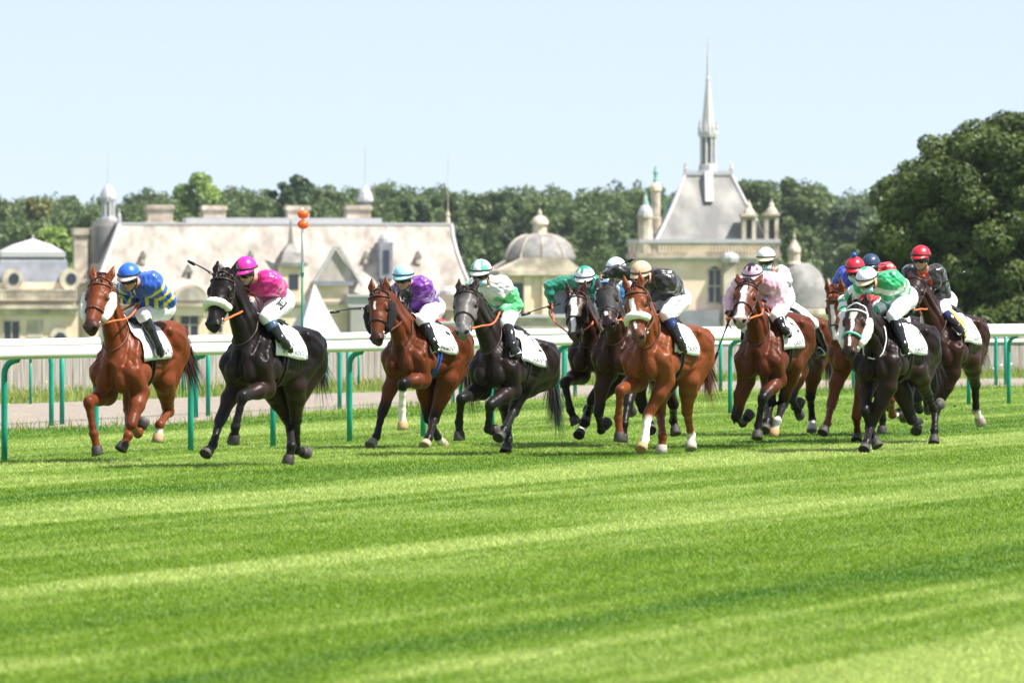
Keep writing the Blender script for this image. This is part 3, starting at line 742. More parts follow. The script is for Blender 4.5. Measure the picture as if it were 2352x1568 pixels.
s.part('statue', s.lathe(1507, 3, [(5, 419), (6, 414), (4, 406), (5, 398), (6, 393), (3, 389), (3.2, 386), (2.6, 382), (.6, 380)], 8), M_COPPER, t)
s.part('turret_cap', s.lathe(1536, 6, [(9, 495), (8, 480), (5, 472), (3, 462), (1, 446)], 8), M_COPPER, t)
s.window(1628, 1655, 620, 694, 2, 2, arch=True)
s.part('buttress', s.box(1662, 1690, 600, None, -1.2, 0), M_TRIM); s.part('buttress_head', s.lathe(1676, -.6, [(20, 602), (22, 592), (18, 584), (6, 580)], 8), M_LEAD)
m = s.box(1478, 1786, 722, 730, -.6, 0); s.part('plinth_band', m, M_TRIM)
m = s.box(1560, 1650, 712, None, -3, -.2); s.part('low_annexe', m, M_SLATE2)

for side in (0, 1):
    m = MB()
    for a, b in zip(ring[:-1], ring[1:]):
        V_, F_ = tube([(a[side], a[2], a[4]), (b[side], b[2], b[4])], .20, 6); m.add(V_, F_)
    s.part('hip_capping', m, M_LEAD, rf)
m = MB()
for i in range(34):
    u = 1512 + i * 7.6; m.box(s.x(u), s.x(u + 3.4), -.42, -.30, s.z(580), s.z(562))
s.part('tracery', m, M_STONE)
# ogee domed turret -------------------------------------------------
s = Site(1842, 796, 'ogee_turret', 'round grey domed turret with pointed finial beside the chapel', 'turret')
s.part('wall', s.lathe(1842, 2.5, [(56, 760), (56, 706)], 20), M_STONE)
s.part('dome', s.lathe(1842, 2.5, [(62, 712), (62, 704), (60, 690), (58, 665), (52, 642), (42, 622), (28, 610), (17, 604)], 32), M_DOME, smooth=True)
lt = s.part('lantern', s.lathe(1826, 2.5, [(18, 606), (14, 600), (14, 582), (17, 578)], 10), M_TRIM)
s.part('lantern_dome', s.lathe(1826, 2.5, [(16, 579), (15, 571), (10, 561), (5, 552), (3, 548), (5, 544), (3, 538), (.8, 532)], 10), M_TRIM, lt)
s.part('cornice', s.lathe(1842, 2.5, [(64, 722), (65, 712), (60, 708)], 20), M_TRIM)
s.part('finial', s.lathe(1906, 3, [(5, 700), (4, 660), (6, 655), (2, 640)], 6), M_TRIM)

# low terraces and tent in front of the palace ----------------------
s = Site(1270, 700, 'terrace_wall', 'long low pale terrace wall in front of the dome and chapel', 'wall')
s.part('wall', s.box(1085, 1500, 728, None, 0, 3), M_TRIM); m = s.box(1082, 1504, 722, 729, -.3, 3.3); s.part('coping', m, M_LEAD)
s = Site(722, 560, 'tent', 'white pyramid tent roof in front of the long wing', 'tent', zb=-7.4, rot=.3)
M_TENT = mat('tent_canvas', (.50, .50, .53), rough=.8)
m = MB(); x0, x1 = s.x(674), s.x(772); hw_ = (x1 - x0) / 2
rr = [(1.0, 770), (.62, 728), (.30, 690), (.10, 662), (.01, 652)]
for (a, va), (b, vb) in zip(rr[:-1], rr[1:]): m.frus((-hw_ * a, hw_ * a, -hw_ * a, hw_ * a, s.z(va)), (-hw_ * b, hw_ * b, -hw_ * b, hw_ * b, s.z(vb)))
s.part('roof', m, M_TENT); m = MB(); m.box(-hw_, hw_, -hw_, hw_, 0, s.z(770)); s.part('side_wall', m, M_TENT)

# ------------------------------------------------------------------ trees
def leaf_mat(name, c1, c2, sc=.5):
    m = bpy.data.materials.new(name); m.use_nodes = True; nt = m.node_tree; N = nt.nodes; L = nt.links; b = N['Principled BSDF']
    a = N.new('ShaderNodeAttribute'); a.attribute_name = 'Col'; mx = N.new('ShaderNodeMix'); mx.data_type = 'RGBA'
    L.new(a.outputs['Fac'], mx.inputs[0]); mx.inputs[6].default_value = (*c1, 1); mx.inputs[7].default_value = (*c2, 1)
    L.new(mx.outputs[2], b.inputs['Base Color']); b.inputs['Roughness'].default_value = .5; b.inputs['Specular IOR Level'].default_value = .3
    tr = N.new('ShaderNodeBsdfTranslucent'); L.new(mx.outputs[2], tr.inputs[0]); ms = N.new('ShaderNodeMixShader'); ms.inputs[0].default_value = .32
    L.new(b.outputs[0], ms.inputs[1]); L.new(tr.outputs[0], ms.inputs[2]); L.new(ms.outputs[0], N['Material Output'].inputs[0]); return m
def leaves(clumps, n, size, rg, deep=.45, rough=.55):
    """leaf faces spread over and inside the clumps; returns quads and a shade value per vertex"""
    C = np.array([c[:3] for c in clumps]); R = np.array([c[3] for c in clumps]); p = R ** 2; i = rg.choice(len(C), n, p=p / p.sum())
    d = rg.normal(size=(n, 3)); d /= np.linalg.norm(d, axis=1)[:, None]
    r = R[i] * (1 - deep * rg.random(n) ** 1.6); pos = C[i] + d * r[:, None] * np.array([1, 1, .85])
    nn = d * .8 + rg.normal(size=(n, 3)) * rough + np.array([0, 0, .25]); nn /= np.linalg.norm(nn, axis=1)[:, None]
    t = np.cross(nn, rg.normal(size=(n, 3))); t /= np.linalg.norm(t, axis=1)[:, None] + 1e-9; b = np.cross(nn, t)
    s_ = (size * (.5 + rg.random(n)))[:, None]; a = t * s_; b = b * s_ * .7
    V = np.stack([pos - a, pos - b * .9, pos + a, pos + b * .9], 1).reshape(-1, 3); F = np.arange(4 * n).reshape(n, 4)
    tint = rg.random(len(C))[i] * .65 + .35 * rg.random(n)
    return V, F, np.repeat(tint, 4)
def crown_clumps(c, rx, rz, n, rg, cr=.38):
    out = []
    for _ in range(n):
        d = rg.normal(size=3); d /= np.linalg.norm(d); f = .55 + .42 * rg.random()
        out.append((c[0] + d[0] * rx * f, c[1] + d[1] * rx * f, c[2] + d[2] * rz * f, rx * cr * (.6 + .6 * rg.random())))
    out.append((*c, rx * .6)); return out
M_BARK = mat('bark', (.06, .045, .035), rough=.9, bump=.8, bscale=4)
def tree(name, label, base, top, clumps, n, size, m, seed, trunk_r, group=None, **lk):
    rg = np.random.default_rng(seed); root = empty(name, base, 0, label=label, cat='tree', group=group)
    V, F, tint = leaves(clumps, n, size, rg, **lk); put('crown', V, F, m, root, smooth=False, col=np.repeat(tint[:, None], 3, 1))
    b = np.array(base, float); tp = np.array(top, float); parts = [tube(bez([b - [0, 0, .3], b * .6 + tp * .4 + [.1, 0, 0], b * .25 + tp * .75, tp], 10), np.linspace(trunk_r, trunk_r * .2, 9), 8)]
    for c in clumps[::max(1, len(clumps) // 7)]:
        e = np.array(c[:3]); o = b * .5 + tp * .5 if e[2] > b[2] * .5 + tp[2] * .5 else b * .65 + tp * .35
        parts.append(tube([o, o * .5 + e * .5 + [0, 0, .2], e], [trunk_r * .4, trunk_r * .25, trunk_r * .08], 6))
    put('trunk', *join(parts), M_BARK, root); return root
M_LF1 = leaf_mat('dark_tree_leaves', (.040, .072, .014), (.125, .170, .038))
M_LF2 = leaf_mat('wood_leaves', (.07, .115, .035), (.14, .19, .06))
M_LF3 = leaf_mat('light_leaves', (.20, .30, .06), (.30, .40, .10))
M_LF4 = leaf_mat('poplar_leaves', (.04, .075, .032), (.08, .125, .048))
# big dark tree at the right
Yt = 330; k_ = FPX / Yt; X_ = lambda u: (u - 1176) / k_; Z_ = lambda v: CAMH - (v - HORIZ) / k_
rg = np.random.default_rng(21); cl = []
outline = [(2030, 560, 60), (2010, 640, 45), (2075, 480, 65), (2110, 410, 60), (2170, 360, 60), (2240, 325, 60), (2310, 300, 55), (2380, 300, 60), (2450, 340, 70), (2530, 400, 80), (2600, 500, 90), (2630, 620, 90), (2000, 590, 32), (2060, 700, 60), (1992, 560, 20), (2045, 430, 26), (2140, 330, 28)]
for u, v, r in outline: cl.append((X_(u), Yt + rg.normal() * 1.0, Z_(v), r / k_))
for u in np.linspace(2060, 2640, 46):
    top = np.interp(u, [2000, 2075, 2110, 2170, 2240, 2310, 2400, 2500, 2620], [590, 450, 385, 335, 295, 262, 258, 320, 480])
    for dv in (34, 70, 112): cl.append((X_(u + 8 * rg.normal()), Yt - 1.2 * dv / 60 + .4 * rg.normal(), Z_(top + dv + 6 * rg.normal()), (30 + 12 * rg.random()) / k_))
for _ in range(150):
    f = rg.random(); u = 2040 + 560 * rg.random(); top = np.interp(u, [2000, 2075, 2110, 2170, 2240, 2310, 2400, 2500, 2620], [590, 450, 385, 335, 295, 262, 258, 320, 480]); v = top + 40 + (770 - top - 40) * rg.random() ** 1.3
    cl.append((X_(u), Yt - 2.5 - 3.0 * rg.random() + 2.5 * abs(u - 2300) / 300, Z_(v), (26 + 34 * rg.random()) / k_))
for _ in range(60): cl.append((X_(2080 + 560 * rg.random()), Yt - 3 - 2 * rg.random(), Z_(680 + 120 * rg.random()), (30 + 24 * rg.random()) / k_))
for _ in range(30): cl.append((X_(2060 + 520 * rg.random()), Yt + 3 * rg.random(), Z_(400 + 350 * rg.random()), 60 / k_))
tree('broadleaf_tree', 'big dense dark green tree at the right edge', (X_(2330), Yt, -5.2), (X_(2330), Yt, Z_(380)), cl, 240000, .115, M_LF1, 22, .55, deep=.28, rough=.40)
rg = np.random.default_rng(33)
# trees one can pick out along the wood
def far_tree(name, label, u, vtop, w, Y, m, n, seed, h=None, group='single trees standing out of the wood'):
    k = FPX / Y; x = (u - 1176) / k; zt = CAMH - (vtop - HORIZ) / k; zb = terrain(x, Y); rx = w / 2 / k; rg = np.random.default_rng(seed); rz = (h / k / 2) if h else min(rx * 1.1, (zt - zb) * .48)
    cl = crown_clumps((x, Y, zt - rz), rx, rz, 22, rg); tree(name, label, (x, Y, zb), (x, Y, zt - rz * .8), cl, n, .42, m, seed, .35, group)
far_tree('broadleaf_tree', 'pale yellow green round tree above the left chimneys', 460, 414, 118, 1080, M_LF3, 5000, 1)
far_tree('broadleaf_tree', 'dark tree standing tallest above the middle of the palace roof', 668, 408, 90, 1090, M_LF4, 4000, 2)
far_tree('broadleaf_tree', 'wide rounded tree just right of the chapel roof', 1745, 414, 95, 1060, M_LF2, 4000, 3)
far_tree('broadleaf_tree', 'tall bushy tree between chapel and big dark tree', 1835, 416, 120, 1070, M_LF2, 5000, 4)
far_tree('broadleaf_tree', 'grey green tree touching the big dark tree on its left', 1945, 450, 100, 1080, M_LF4, 4000, 5)
far_tree('broadleaf_tree', 'light green bush left of the round tower', 120, 525, 120, 900, M_LF3, 4000, 6)
far_tree('broadleaf_tree', 'straw tinted tree at the far left of the wood', 90, 452, 60, 1100, leaf_mat('straw_leaves', (.16, .17, .05), (.22, .22, .08)), 2500, 7)
for i, (u, v, w) in enumerate(((936, 428, 30), (985, 428, 62), (1040, 440, 55), (1150, 436, 60), (1195, 446, 45))):
    far_tree('poplar_tree', ['narrow dark poplar nearest the long roof, slimmest of the row', 'broad dark poplar second in the row behind the long roof', 'dark poplar third in the row right of the roof finial', 'dark poplar left of the small dome, fourth in the row', 'dark poplar directly behind the small dome lantern'][i], u, v, w, 1040 + 6 * i, M_LF4, 3000, 40 + i, h=230, group='poplars behind the palace')
# the rest of the wood, one mass
cl = []; rg = np.random.default_rng(77)
ridge = [(-400, 455), (0, 452), (150, 455), (320, 448), (400, 440), (560, 440), (640, 425), (760, 425), (850, 430), (960, 432), (1100, 445), (1200, 440), (1320, 440), (1440, 432), (1560, 428), (1720, 420), (1850, 425), (1960, 450), (2060, 452), (2800, 440)]
V_all = []; F_all = []; T_all = []; nb = 0
for _ in range(850):
    f = rg.random() ** .7; Y = 980 + 520 * f; u = -350 + 3050 * rg.random(); k = FPX / Y
    vt = interp_uv(ridge, u) + (1 - f) * 190 * rg.random() ** .6 * (1 if rg.random() < .8 else .5) + 4 * rg.normal() - 9; x = (u - 1176) / k; zt = CAMH - (vt - HORIZ) / k
    rx = (26 + 26 * rg.random()) / k; rz = rx * (1.0 + .4 * rg.random())
    cl_ = crown_clumps((x, Y, zt - rz), rx, rz, 9, rg, .5) + [(x, Y, zt - rz * 2.2, rx * 1.1)]
    V, F, t = leaves(cl_, 900, .40, rg); V_all.append(V); F_all.append(F + nb); nb += len(V); T_all.append(np.clip(t * .6 + .4 * rg.random(), 0, 1))
put('wood', np.concatenate(V_all), np.concatenate(F_all), M_LF2, None, smooth=False, col=np.repeat(np.concatenate(T_all)[:, None], 3, 1), kind='stuff', label='dense green wood rising behind the palace', cat='wood')

# ------------------------------------------------------------------ summer haze
m_ = MB(); m_.box(-1700, 1700, -200, 1850, -9.0, 62)
hm_ = bpy.data.materials.new('haze'); hm_.use_nodes = True; nt = hm_.node_tree; nt.nodes.remove(nt.nodes['Principled BSDF'])
pv = nt.nodes.new('ShaderNodeVolumePrincipled'); pv.inputs['Color'].default_value = (.80, .88, 1.0, 1); pv.inputs['Density'].default_value = .00004; pv.inputs['Anisotropy'].default_value = .1
nt.links.new(pv.outputs[0], nt.nodes['Material Output'].inputs['Volume'])
m_.build('haze', hm_, None, kind='stuff')
# ------------------------------------------------------------------ horses
CROPS = {1: (250, 980, .5866), 2: (720, 980, .5865), 3: (1300, 1000, .5419), 4: (1700, 980, .555), 5: (2130, 980, .5547), 8: (2800, 960, .5484), 10: (3230, 960, .5677)}
def D(crop, p):
    ox, oy, k = CROPS[crop]
    return ((ox + p[0] * k) * .574219, (oy + p[1] * k) * .574219)
def onray(uv, c, L, sgn):
    """the point on the sight line of uv at distance L from c, on the near (+) or far (-) side"""
    d = ray(*uv); v = c - CAMP; t = v @ d; q = v @ v - t * t
    if q < L * L: t += {'+': -1, '-': 1, 'f': -.5, 'b': .4, '0': 0}[sgn] * math.sqrt(L * L - q)
    return CAMP + d * t
def ik(a, b, l1, l2, pole):
    d = b - a; L = np.linalg.norm(d); u = d / (L + 1e-9)
    L = min(L, (l1 + l2) * 0.999)
    x = (l1 * l1 - l2 * l2 + L * L) / (2 * L); h = math.sqrt(max(l1 * l1 - x * x, 0))
    p = pole - u * (pole @ u); p /= np.linalg.norm(p) + 1e-9
    return a + u * min(x, np.linalg.norm(b - a)) + p * h
#            x     ztop  zbot  halfw  narrowing towards the top
TR = np.array([
    (0.66, 1.24, 1.08, .08, .0), (0.60, 1.33, 1.01, .15, .1), (0.50, 1.44, .945, .20, .3), (0.38, 1.56, .905, .215, .5),
    (0.24, 1.61, .885, .232, .62), (0.10, 1.585, .885, .25, .55), (-.05, 1.535, .90, .27, .4), (-.20, 1.52, .93, .275, .3),
    (-.36, 1.545, .99, .275, .3), (-.50, 1.565, 1.05, .265, .3), (-.62, 1.545, 1.09, .25, .25), (-.73, 1.47, 1.10, .21, .2),
    (-.81, 1.37, 1.14, .14, .1), (-.85, 1.30, 1.20, .07, .0)])[::-1]
def trunk_at(x):
    return [np.interp(x, TR[:, 0], TR[:, i]) for i in (1, 2, 3, 4)]
def trunk_point(x, phi, off=0.0):
    """point on the trunk's surface; phi = 0 on the spine, 90 degrees at the left flank"""
    zt, zb, hw, nt = trunk_at(x); zc, hh = (zt + zb) / 2, (zt - zb) / 2
    c = math.cos(phi); s_ = math.sin(phi)
    z = hh * math.copysign(abs(c) ** .9, c)
    f = 1 - nt * max(0, z / hh) ** 1.6
    return np.array([x, (hw * f + off) * math.copysign(abs(s_) ** .9, s_), zc + z + off * c])

M_COAT = mat('horse_coat', rough=.39, spec=.16, attr=True, noise=.16, nscale=7, bump=.05, bscale=120)
M_EYE = mat('horse_eye', (.01, .006, .004), rough=.08, spec=.6)
M_HAIR = mat('horse_hair', rough=.45, attr=True)
M_HOOF = mat('hoof_horn', rough=.65, attr=True, noise=.2, nscale=30, stretch=(1, 1, .2))
M_STEEL = mat('steel', (.6, .6, .62), rough=.25, metal=.9)
M_LEATHER = mat('dark_leather', (.035, .018, .012), rough=.42)
M_BROWN = mat('brown_leather', (.10, .035, .018), rough=.42)
M_BLACK = mat('black_leather', (.012, .011, .011), rough=.4)
M_ORANGE = mat('orange_rubber', (.62, .13, .035), rough=.6)
M_WHITEL = mat('white_strap', (.8, .8, .78), rough=.5)
M_TEAL = mat('teal_strap', (.12, .50, .42), rough=.5)
M_CLOTH = mat('white_cloth', (.80, .80, .80), rough=.75, bump=.5, bscale=7)
M_CREAM = mat('cream_cloth', (.62, .52, .34), rough=.8, bump=.4, bscale=7)
M_AMBER = mat('amber_cloth', (.75, .38, .06), rough=.7, bump=.4, bscale=7)
M_INK = mat('black_print', (.012, .012, .014), rough=.6)
M_FLEECE = mat('white_fleece', (.82, .80, .73), rough=.95, bump=1.0, bscale=80, noise=.1, nscale=40)
M_BFLEECE = mat('black_fleece', (.012, .011, .011), rough=.95, bump=1.0, bscale=80)
M_BLUE = mat('blue_webbing', (.02, .09, .35), rough=.6)
M_HOOD = mat('black_hood_cloth', (.014, .014, .016), rough=.7, bump=.3, bscale=25)

def text_mesh(body, size):
    cu = bpy.data.curves.new('lettering', 'FONT'); cu.body = body; cu.size = size; cu.align_x = 'CENTER'; cu.align_y = 'CENTER'
    cu.resolution_u = 3
    o = bpy.data.objects.new('lettering', cu); COL.objects.link(o)
    dg = bpy.context.evaluated_depsgraph_get(); me = bpy.data.meshes.new_from_object(o.evaluated_get(dg))
    V = np.array([v.co[:] for v in me.vertices]).reshape(-1, 3); F = [tuple(p.vertices) for p in me.polygons]
    bpy.data.objects.remove(o); bpy.data.curves.remove(cu); bpy.data.meshes.remove(me)
    return V, F

class Horse: pass
def build_horse(sp):
    h = Horse(); h.sp = sp; cr = sp['crop']
    P = lambda p: D(cr, p)
    Z0 = ground_depth(sp['ground']); s = FPX / Z0
    uc, vc = P(sp['croup']); ux, vx = P(sp['chest'])
    th = math.asin(max(-.9, min(.9, (uc - ux) / s / 1.13))) if 'th' not in sp else math.radians(sp['th'])
    F = np.array([-math.sin(th), -math.cos(th), 0]); Lf = np.array([math.cos(th), -math.sin(th), 0])
    Wc = at(uc, vc, Z0 + .45 * math.cos(th))
    X0 = Wc[0] + .45 * F[0]
    Wx = at(ux, vx, Z0 - .62 * math.cos(th))
    e1, e2 = Wc[2] - 1.565, Wx[2] - .98
    pit = max(-.13, min(.13, math.atan((e2 - e1) / 1.05))); dz = e1 + .45 * math.sin(pit)
    dz = max(-.28, min(.2, dz))
    if 'dz' in sp: dz = sp['dz']; pit = 0
    print('horse', sp['name'], 'th %.1f Z %.1f dz %.2f pitch %.1f' % (math.degrees(th), Z0, dz, math.degrees(pit)))
    rz = math.atan2(F[1], F[0])
    h.root = empty('racehorse', (X0, Z0, 0), rz, label=sp['label'], cat='horse', group='racehorses galloping over the turf')
    FM = Matrix.Translation((X0, Z0, dz)) @ Matrix.Rotation(rz, 4, 'Z') @ Matrix.Rotation(-pit, 4, 'Y')
    A = np.array(FM); Ai = np.array(FM.inverted())
    h.w = w_ = lambda p: np.asarray(p) @ A[:3, :3].T + A[:3, 3]
    h.l = l_ = lambda p: np.asarray(p) @ Ai[:3, :3].T + Ai[:3, 3]
    h.F, h.Lf, h.th, h.Z0 = F, Lf, th, Z0
    solve = lambda uv, c, L, sg: l_(onray(P(uv), w_(c), L, sg))
    # ---- joints (all in the trunk's frame)
    J = {}
    for leg in ('FR', 'FL', 'HR', 'HL'):
        sd = 1 if leg[1] == 'L' else -1
        spec = sp.get(leg)
        front = leg[0] == 'F'
        if front: c0 = np.array([.40, sd * .17, .92]); Ls = (.43, .32, .17)
        else: c0 = np.array([-.42, sd * .17, .98]); Ls = (.48, .42, .18)
        if isinstance(spec, list):        # hidden leg: offsets in the frame
            k, f, hf = [np.array([x, sd * .15, z]) for x, z in spec]
        else:
            sg = spec['s']
            k = solve(spec['p'][0], c0, Ls[0], sg[0]); f = solve(spec['p'][1], k, Ls[1], sg[1]); hf = solve(spec['p'][2], f, Ls[2], sg[2])
        hf_w = w_(hf)
        if hf_w[2] < .012: hf_w[2] = .012; hf = l_(hf_w)
        f_w = w_(f)
        if f_w[2] < .07: f_w[2] = .07; f = l_(f_w)
        if front:
            sh = np.array([.52, sd * .18, 1.10]); el = ik(sh, k, .27, .43, np.array([-1.0, 0, -.2]))
            el[1] = .5 * (el[1] + sd * .18); J[leg] = (sh, el, k, f, hf)
        else:
            hip = np.array([-.52, sd * .14, 1.28]); st = ik(hip, k, .42, .48, np.array([1.0, 0, .1]))
            st[1] = .5 * (st[1] + sd * .2); J[leg] = (hip, st, k, f, hf)
    pol = solve(sp['poll'], np.array([.42, 0, 1.45]), sp.get('neck', .74), sp.get('neck_s', '+'))
    muz = solve(sp['muz'], pol, .57, sp.get('head_s', '+'))
    a = nrm(muz - pol)
    yaw = math.radians(sp.get('yaw', 0)); rol = math.radians(sp.get('roll', 0))
    y0 = np.array([-math.sin(yaw), math.cos(yaw), math.sin(rol)])
    sv = nrm(y0 - a * (y0 @ a)); n = np.cross(a, sv)
    h.pol, h.muz, h.a, h.s, h.n = pol, muz, a, sv, n
    hl = np.linalg.norm(muz - pol) / .57; hl = max(.85, min(1.15, hl)); h.hl = hl
    hd = lambda t, w__, hh: pol + a * t * hl + sv * w__ + n * hh
    h.hd = hd
    AX = np.array([a, sv, n])
    # ---- volume
    pts = np.array([p for q in J.values() for p in q] + [pol, muz, [.66, .35, 1.62], [-.86, -.35, .9]])
    lo = pts.min(0) - .26; hi = pts.max(0) + .26
    S = SDF(lo, hi, .0125)
    # trunk
    sl, X, Y, Z = S.sub((-.9, -.4, .7), (.72, .4, 1.7))
    zt, zb, hw, nt = trunk_at(X); zc, hh = (zt + zb) / 2, (zt - zb) / 2
    tz = (Z - zc) / hh; fw = hw * (1 - nt * np.clip(tz, 0, 1) ** 1.6)
    q = (np.abs(Y / fw) ** 2.25 + np.abs(tz) ** 2.25) ** (1 / 2.25)
    d = (q - 1) * np.minimum(hh, fw) * .92
    d = np.maximum(d, np.abs(X + .095) - .755)
    S.mix(sl, d.astype(np.float32), 0.0)
    yv = np.array([0, 1.0, 0])
    for sd in (1, -1):
        L = 'L' if sd > 0 else 'R'
        sh, el, kn, fe, ho = J['F' + L]
        S.cone((.20, sd * .13, 1.47), (.50, sd * .175, 1.12), .075, .115, .022, yv, 1.25)
        S.ell((.30, sd * .205, 1.08), (.15, .075, .12), k=.018)
        S.ell((.10, sd * .30, 1.30), (.13, .05, .18), k=.05, neg=True) if False else None
        S.ell((-.33, sd * .215, 1.445), (.06, .05, .05), k=.05)
        S.ell((-.30, sd * .36, 1.27), (.11, .07, .13), k=.06, neg=True)
        S.ell((-.13, sd * .345, 1.14), (.03, .05, .2), k=.03, neg=True) if False else None
        S.cone(sh, el, .115, .10, .05)
        S.ell((.585, sd * .105, 1.03), (.095, .085, .125), k=.012)
        m = el * .62 + kn * .38; out = np.array([.012, sd * .012, 0])
        S.chain([el, m + out, el * .2 + kn * .8, kn], [.108, .084, .058, .058], .03)
        S.cone(kn + nrm(el - kn) * .035, kn - nrm(kn - fe) * .03, .061, .056, .015)
        S.chain([kn, kn * .6 + fe * .4, kn * .25 + fe * .75, fe], [.048, .038, .037, .044], .02)
        S.ell(fe, .049, k=.015)
        pas = fe * .45 + ho * .55
        S.chain([fe, pas, fe * .40 + ho * .60], [.042, .040, .046], .015)
        hip, st, hk, hf, hh_ = J['H' + L]
        S.ell((-.50, sd * .14, 1.36), (.24, .15, .17), k=.05)
        S.ell((-.70, sd * .12, 1.22), (.13, .125, .22), k=.025)
        S.cone(hip + np.array([.02, sd * .01, 0]), st, .205, .125, .06, yv, 1.3)
        S.cone((-.68, sd * .12, 1.16), st * .35 + hk * .65, .14, .07, .025, yv, 1.2)
        mg = st * .6 + hk * .4 + np.array([-.015, 0, 0])
        S.chain([st, mg, st * .18 + hk * .82, hk], [.125, .098, .062, .058], .035)
        back = nrm(np.cross(nrm(hf - hk), yv)); back = back if back[0] < 0 else -back
        S.cone(hk + nrm(st - hk) * .06 + back * .045, hk + back * .02, .028, .052, .03)
        S.ell(hk, .062, k=.02)
        S.chain([hk, hk * .6 + hf * .4, hk * .2 + hf * .8, hf], [.054, .042, .040, .046], .02)
        S.ell(hf, .051, k=.015)
        S.chain([hf, hf * .5 + hh_ * .5, hf * .40 + hh_ * .60], [.044, .041, .046], .015)
    # neck
    B = np.array([.36, 0, 1.27]); E = pol - n * .055 - a * .015
    Bt = np.array([.30, 0, 1.40])
    m1 = B * .6 + E * .4 + np.array([.0, 0, .015]); m2 = B * .25 + E * .75 + np.array([-.02, 0, .035])
    sn = nrm(yv - nrm(E - B) * (yv @ nrm(E - B)))
    S.chain([B, m1, m2, E], [.24, .172, .142, .120], .05, sn, 1.9)
    S.cone(Bt, m2 + np.array([-.03, 0, .05]), .14, .09, .05, sn, 1.8)
    S.cone(B + np.array([.16, 0, -.10]), m2 - n * .02, .10, .075, .05)
    # head
    S.ell(hd(.09, 0, -.03), (.150, .112, .115), AX, .03)
    S.cone(hd(.08, 0, -.008), hd(.30, 0, -.008), .118, .094, .03, sv, .95)
    S.cone(hd(.30, 0, -.008), hd(.50, 0, -.004), .094, .074, .03)
    S.ell(hd(.535, 0, -.008), (.074, .080, .070), AX, .03)
    S.ell(hd(.555, 0, -.062), (.052, .050, .040), AX, .02)
    S.cone(hd(.20, 0, .040), hd(.48, 0, .040), .062, .050, .025)
    for sd in (1, -1):
        S.ell(hd(.160, sd * .070, -.105), (.135, .040, .105), AX, .02)
        S.ell(hd(.165, sd * .106, .030), (.050, .030, .028), AX, .015)
        S.cone(hd(.21, sd * .108, -.024), hd(.37, sd * .080, -.022), .030, .018, .012)
        S.ell(hd(.545, sd * .054, .030), (.040, .028, .028), AX, .010)
        S.ell(hd(.580, sd * .058, .022), (.034, .018, .021), AX, .008, neg=True)
        S.ell(hd(.188, sd * .130, .004), (.032, .022, .024), AX, .01, neg=True)
        e = sp.get('ears', (0.05, 0.05))
        tip = hd(-.215, sd * (.072 + e[1] * .8), .05 + e[0] * .6); base = hd(-.015, sd * .070, .012)
        mid = base * .55 + tip * .45 + sv * sd * .012
        S.chain([base, mid, tip], [.038, .040, .006], .015, nrm(np.cross(tip - base, sv)), 1.35)
        fr = nrm(np.cross(sv, tip - base)); fr = fr if fr[0] > 0 else -fr
        S.ell(mid + fr * .034 - sv * sd * -.004, (.016, .018, .055), np.array([fr, nrm(np.cross(tip - base, fr)), nrm(tip - base)]), .008, neg=True)
    for zc_ in np.linspace(.92, 1.18, 6): S.ell((.685, 0, zc_), (.07, .022, .05), k=.03, neg=True)
    V, Fq = S.mesh()
    vn = np.zeros_like(V); fn = np.cross(V[Fq[:, 1]] - V[Fq[:, 0]], V[Fq[:, 2]] - V[Fq[:, 0]])
    for i in range(4): np.add.at(vn, Fq[:, i], fn)
    vn /= np.linalg.norm(vn, axis=1)[:, None] + 1e-12
    bv0 = BVHTree.FromPolygons([tuple(p) for p in V], [tuple(f) for f in Fq])
    n1_ = vnoise(V, 2.6, 31 + sp.get('seed', 0)); n2_ = vnoise(V, 5.5, 57 + sp.get('seed', 0))
    disp = .006 * np.clip(n1_, -1, .4) * (V[:, 2] > .75) - .002 * np.exp(-(n2_ / .12) ** 2) * (V[:, 2] > .6)
    def crease(pts, amp, wd):
        nonlocal disp
        c = bez(pts, 4 * len(pts)); lo_ = c.min(0) - 3 * wd; hi_ = c.max(0) + 3 * wd
        k = np.where(((V > lo_) & (V < hi_)).all(1))[0]
        if not len(k): return
        q = V[k]; best = np.full(len(k), 9.0)
        for i in range(len(c) - 1):
            e = c[i + 1] - c[i]; t = np.clip((q - c[i]) @ e / (e @ e + 1e-12), 0, 1); best = np.minimum(best, np.linalg.norm(q - c[i] - t[:, None] * e, axis=1))
        disp[k] += amp * np.exp(-(best / wd) ** 2)
    def skin(o, d_):
        hit = bv0.ray_cast(Vector(o + nrm(d_) * .8), Vector(-nrm(d_))); return np.array(hit[0]) if hit[0] else None
    def onbody(l):
        out = []
        for x, ph in l:
            zt_, zb_, hw_, nt_ = trunk_at(x); p_ = math.radians(ph); r_ = skin(np.array([x, 0, (zt_ + zb_) / 2]), np.array([0, sd * math.sin(p_) * 1.0, math.cos(p_)]))
            if r_ is not None: out.append(r_)
        return out
    ndir = nrm(E - B); dors = nrm(np.cross(sn, ndir)); dors = dors if dors[2] > 0 else -dors
    def onneck(l):
        out = []
        for t_, ph in l:
            p_ = math.radians(ph); r_ = skin(B + (E - B) * t_, sn * sd * math.sin(p_) + dors * math.cos(p_))
            if r_ is not None and np.linalg.norm(r_ - (B + (E - B) * t_)) < .4: out.append(r_)
        return out
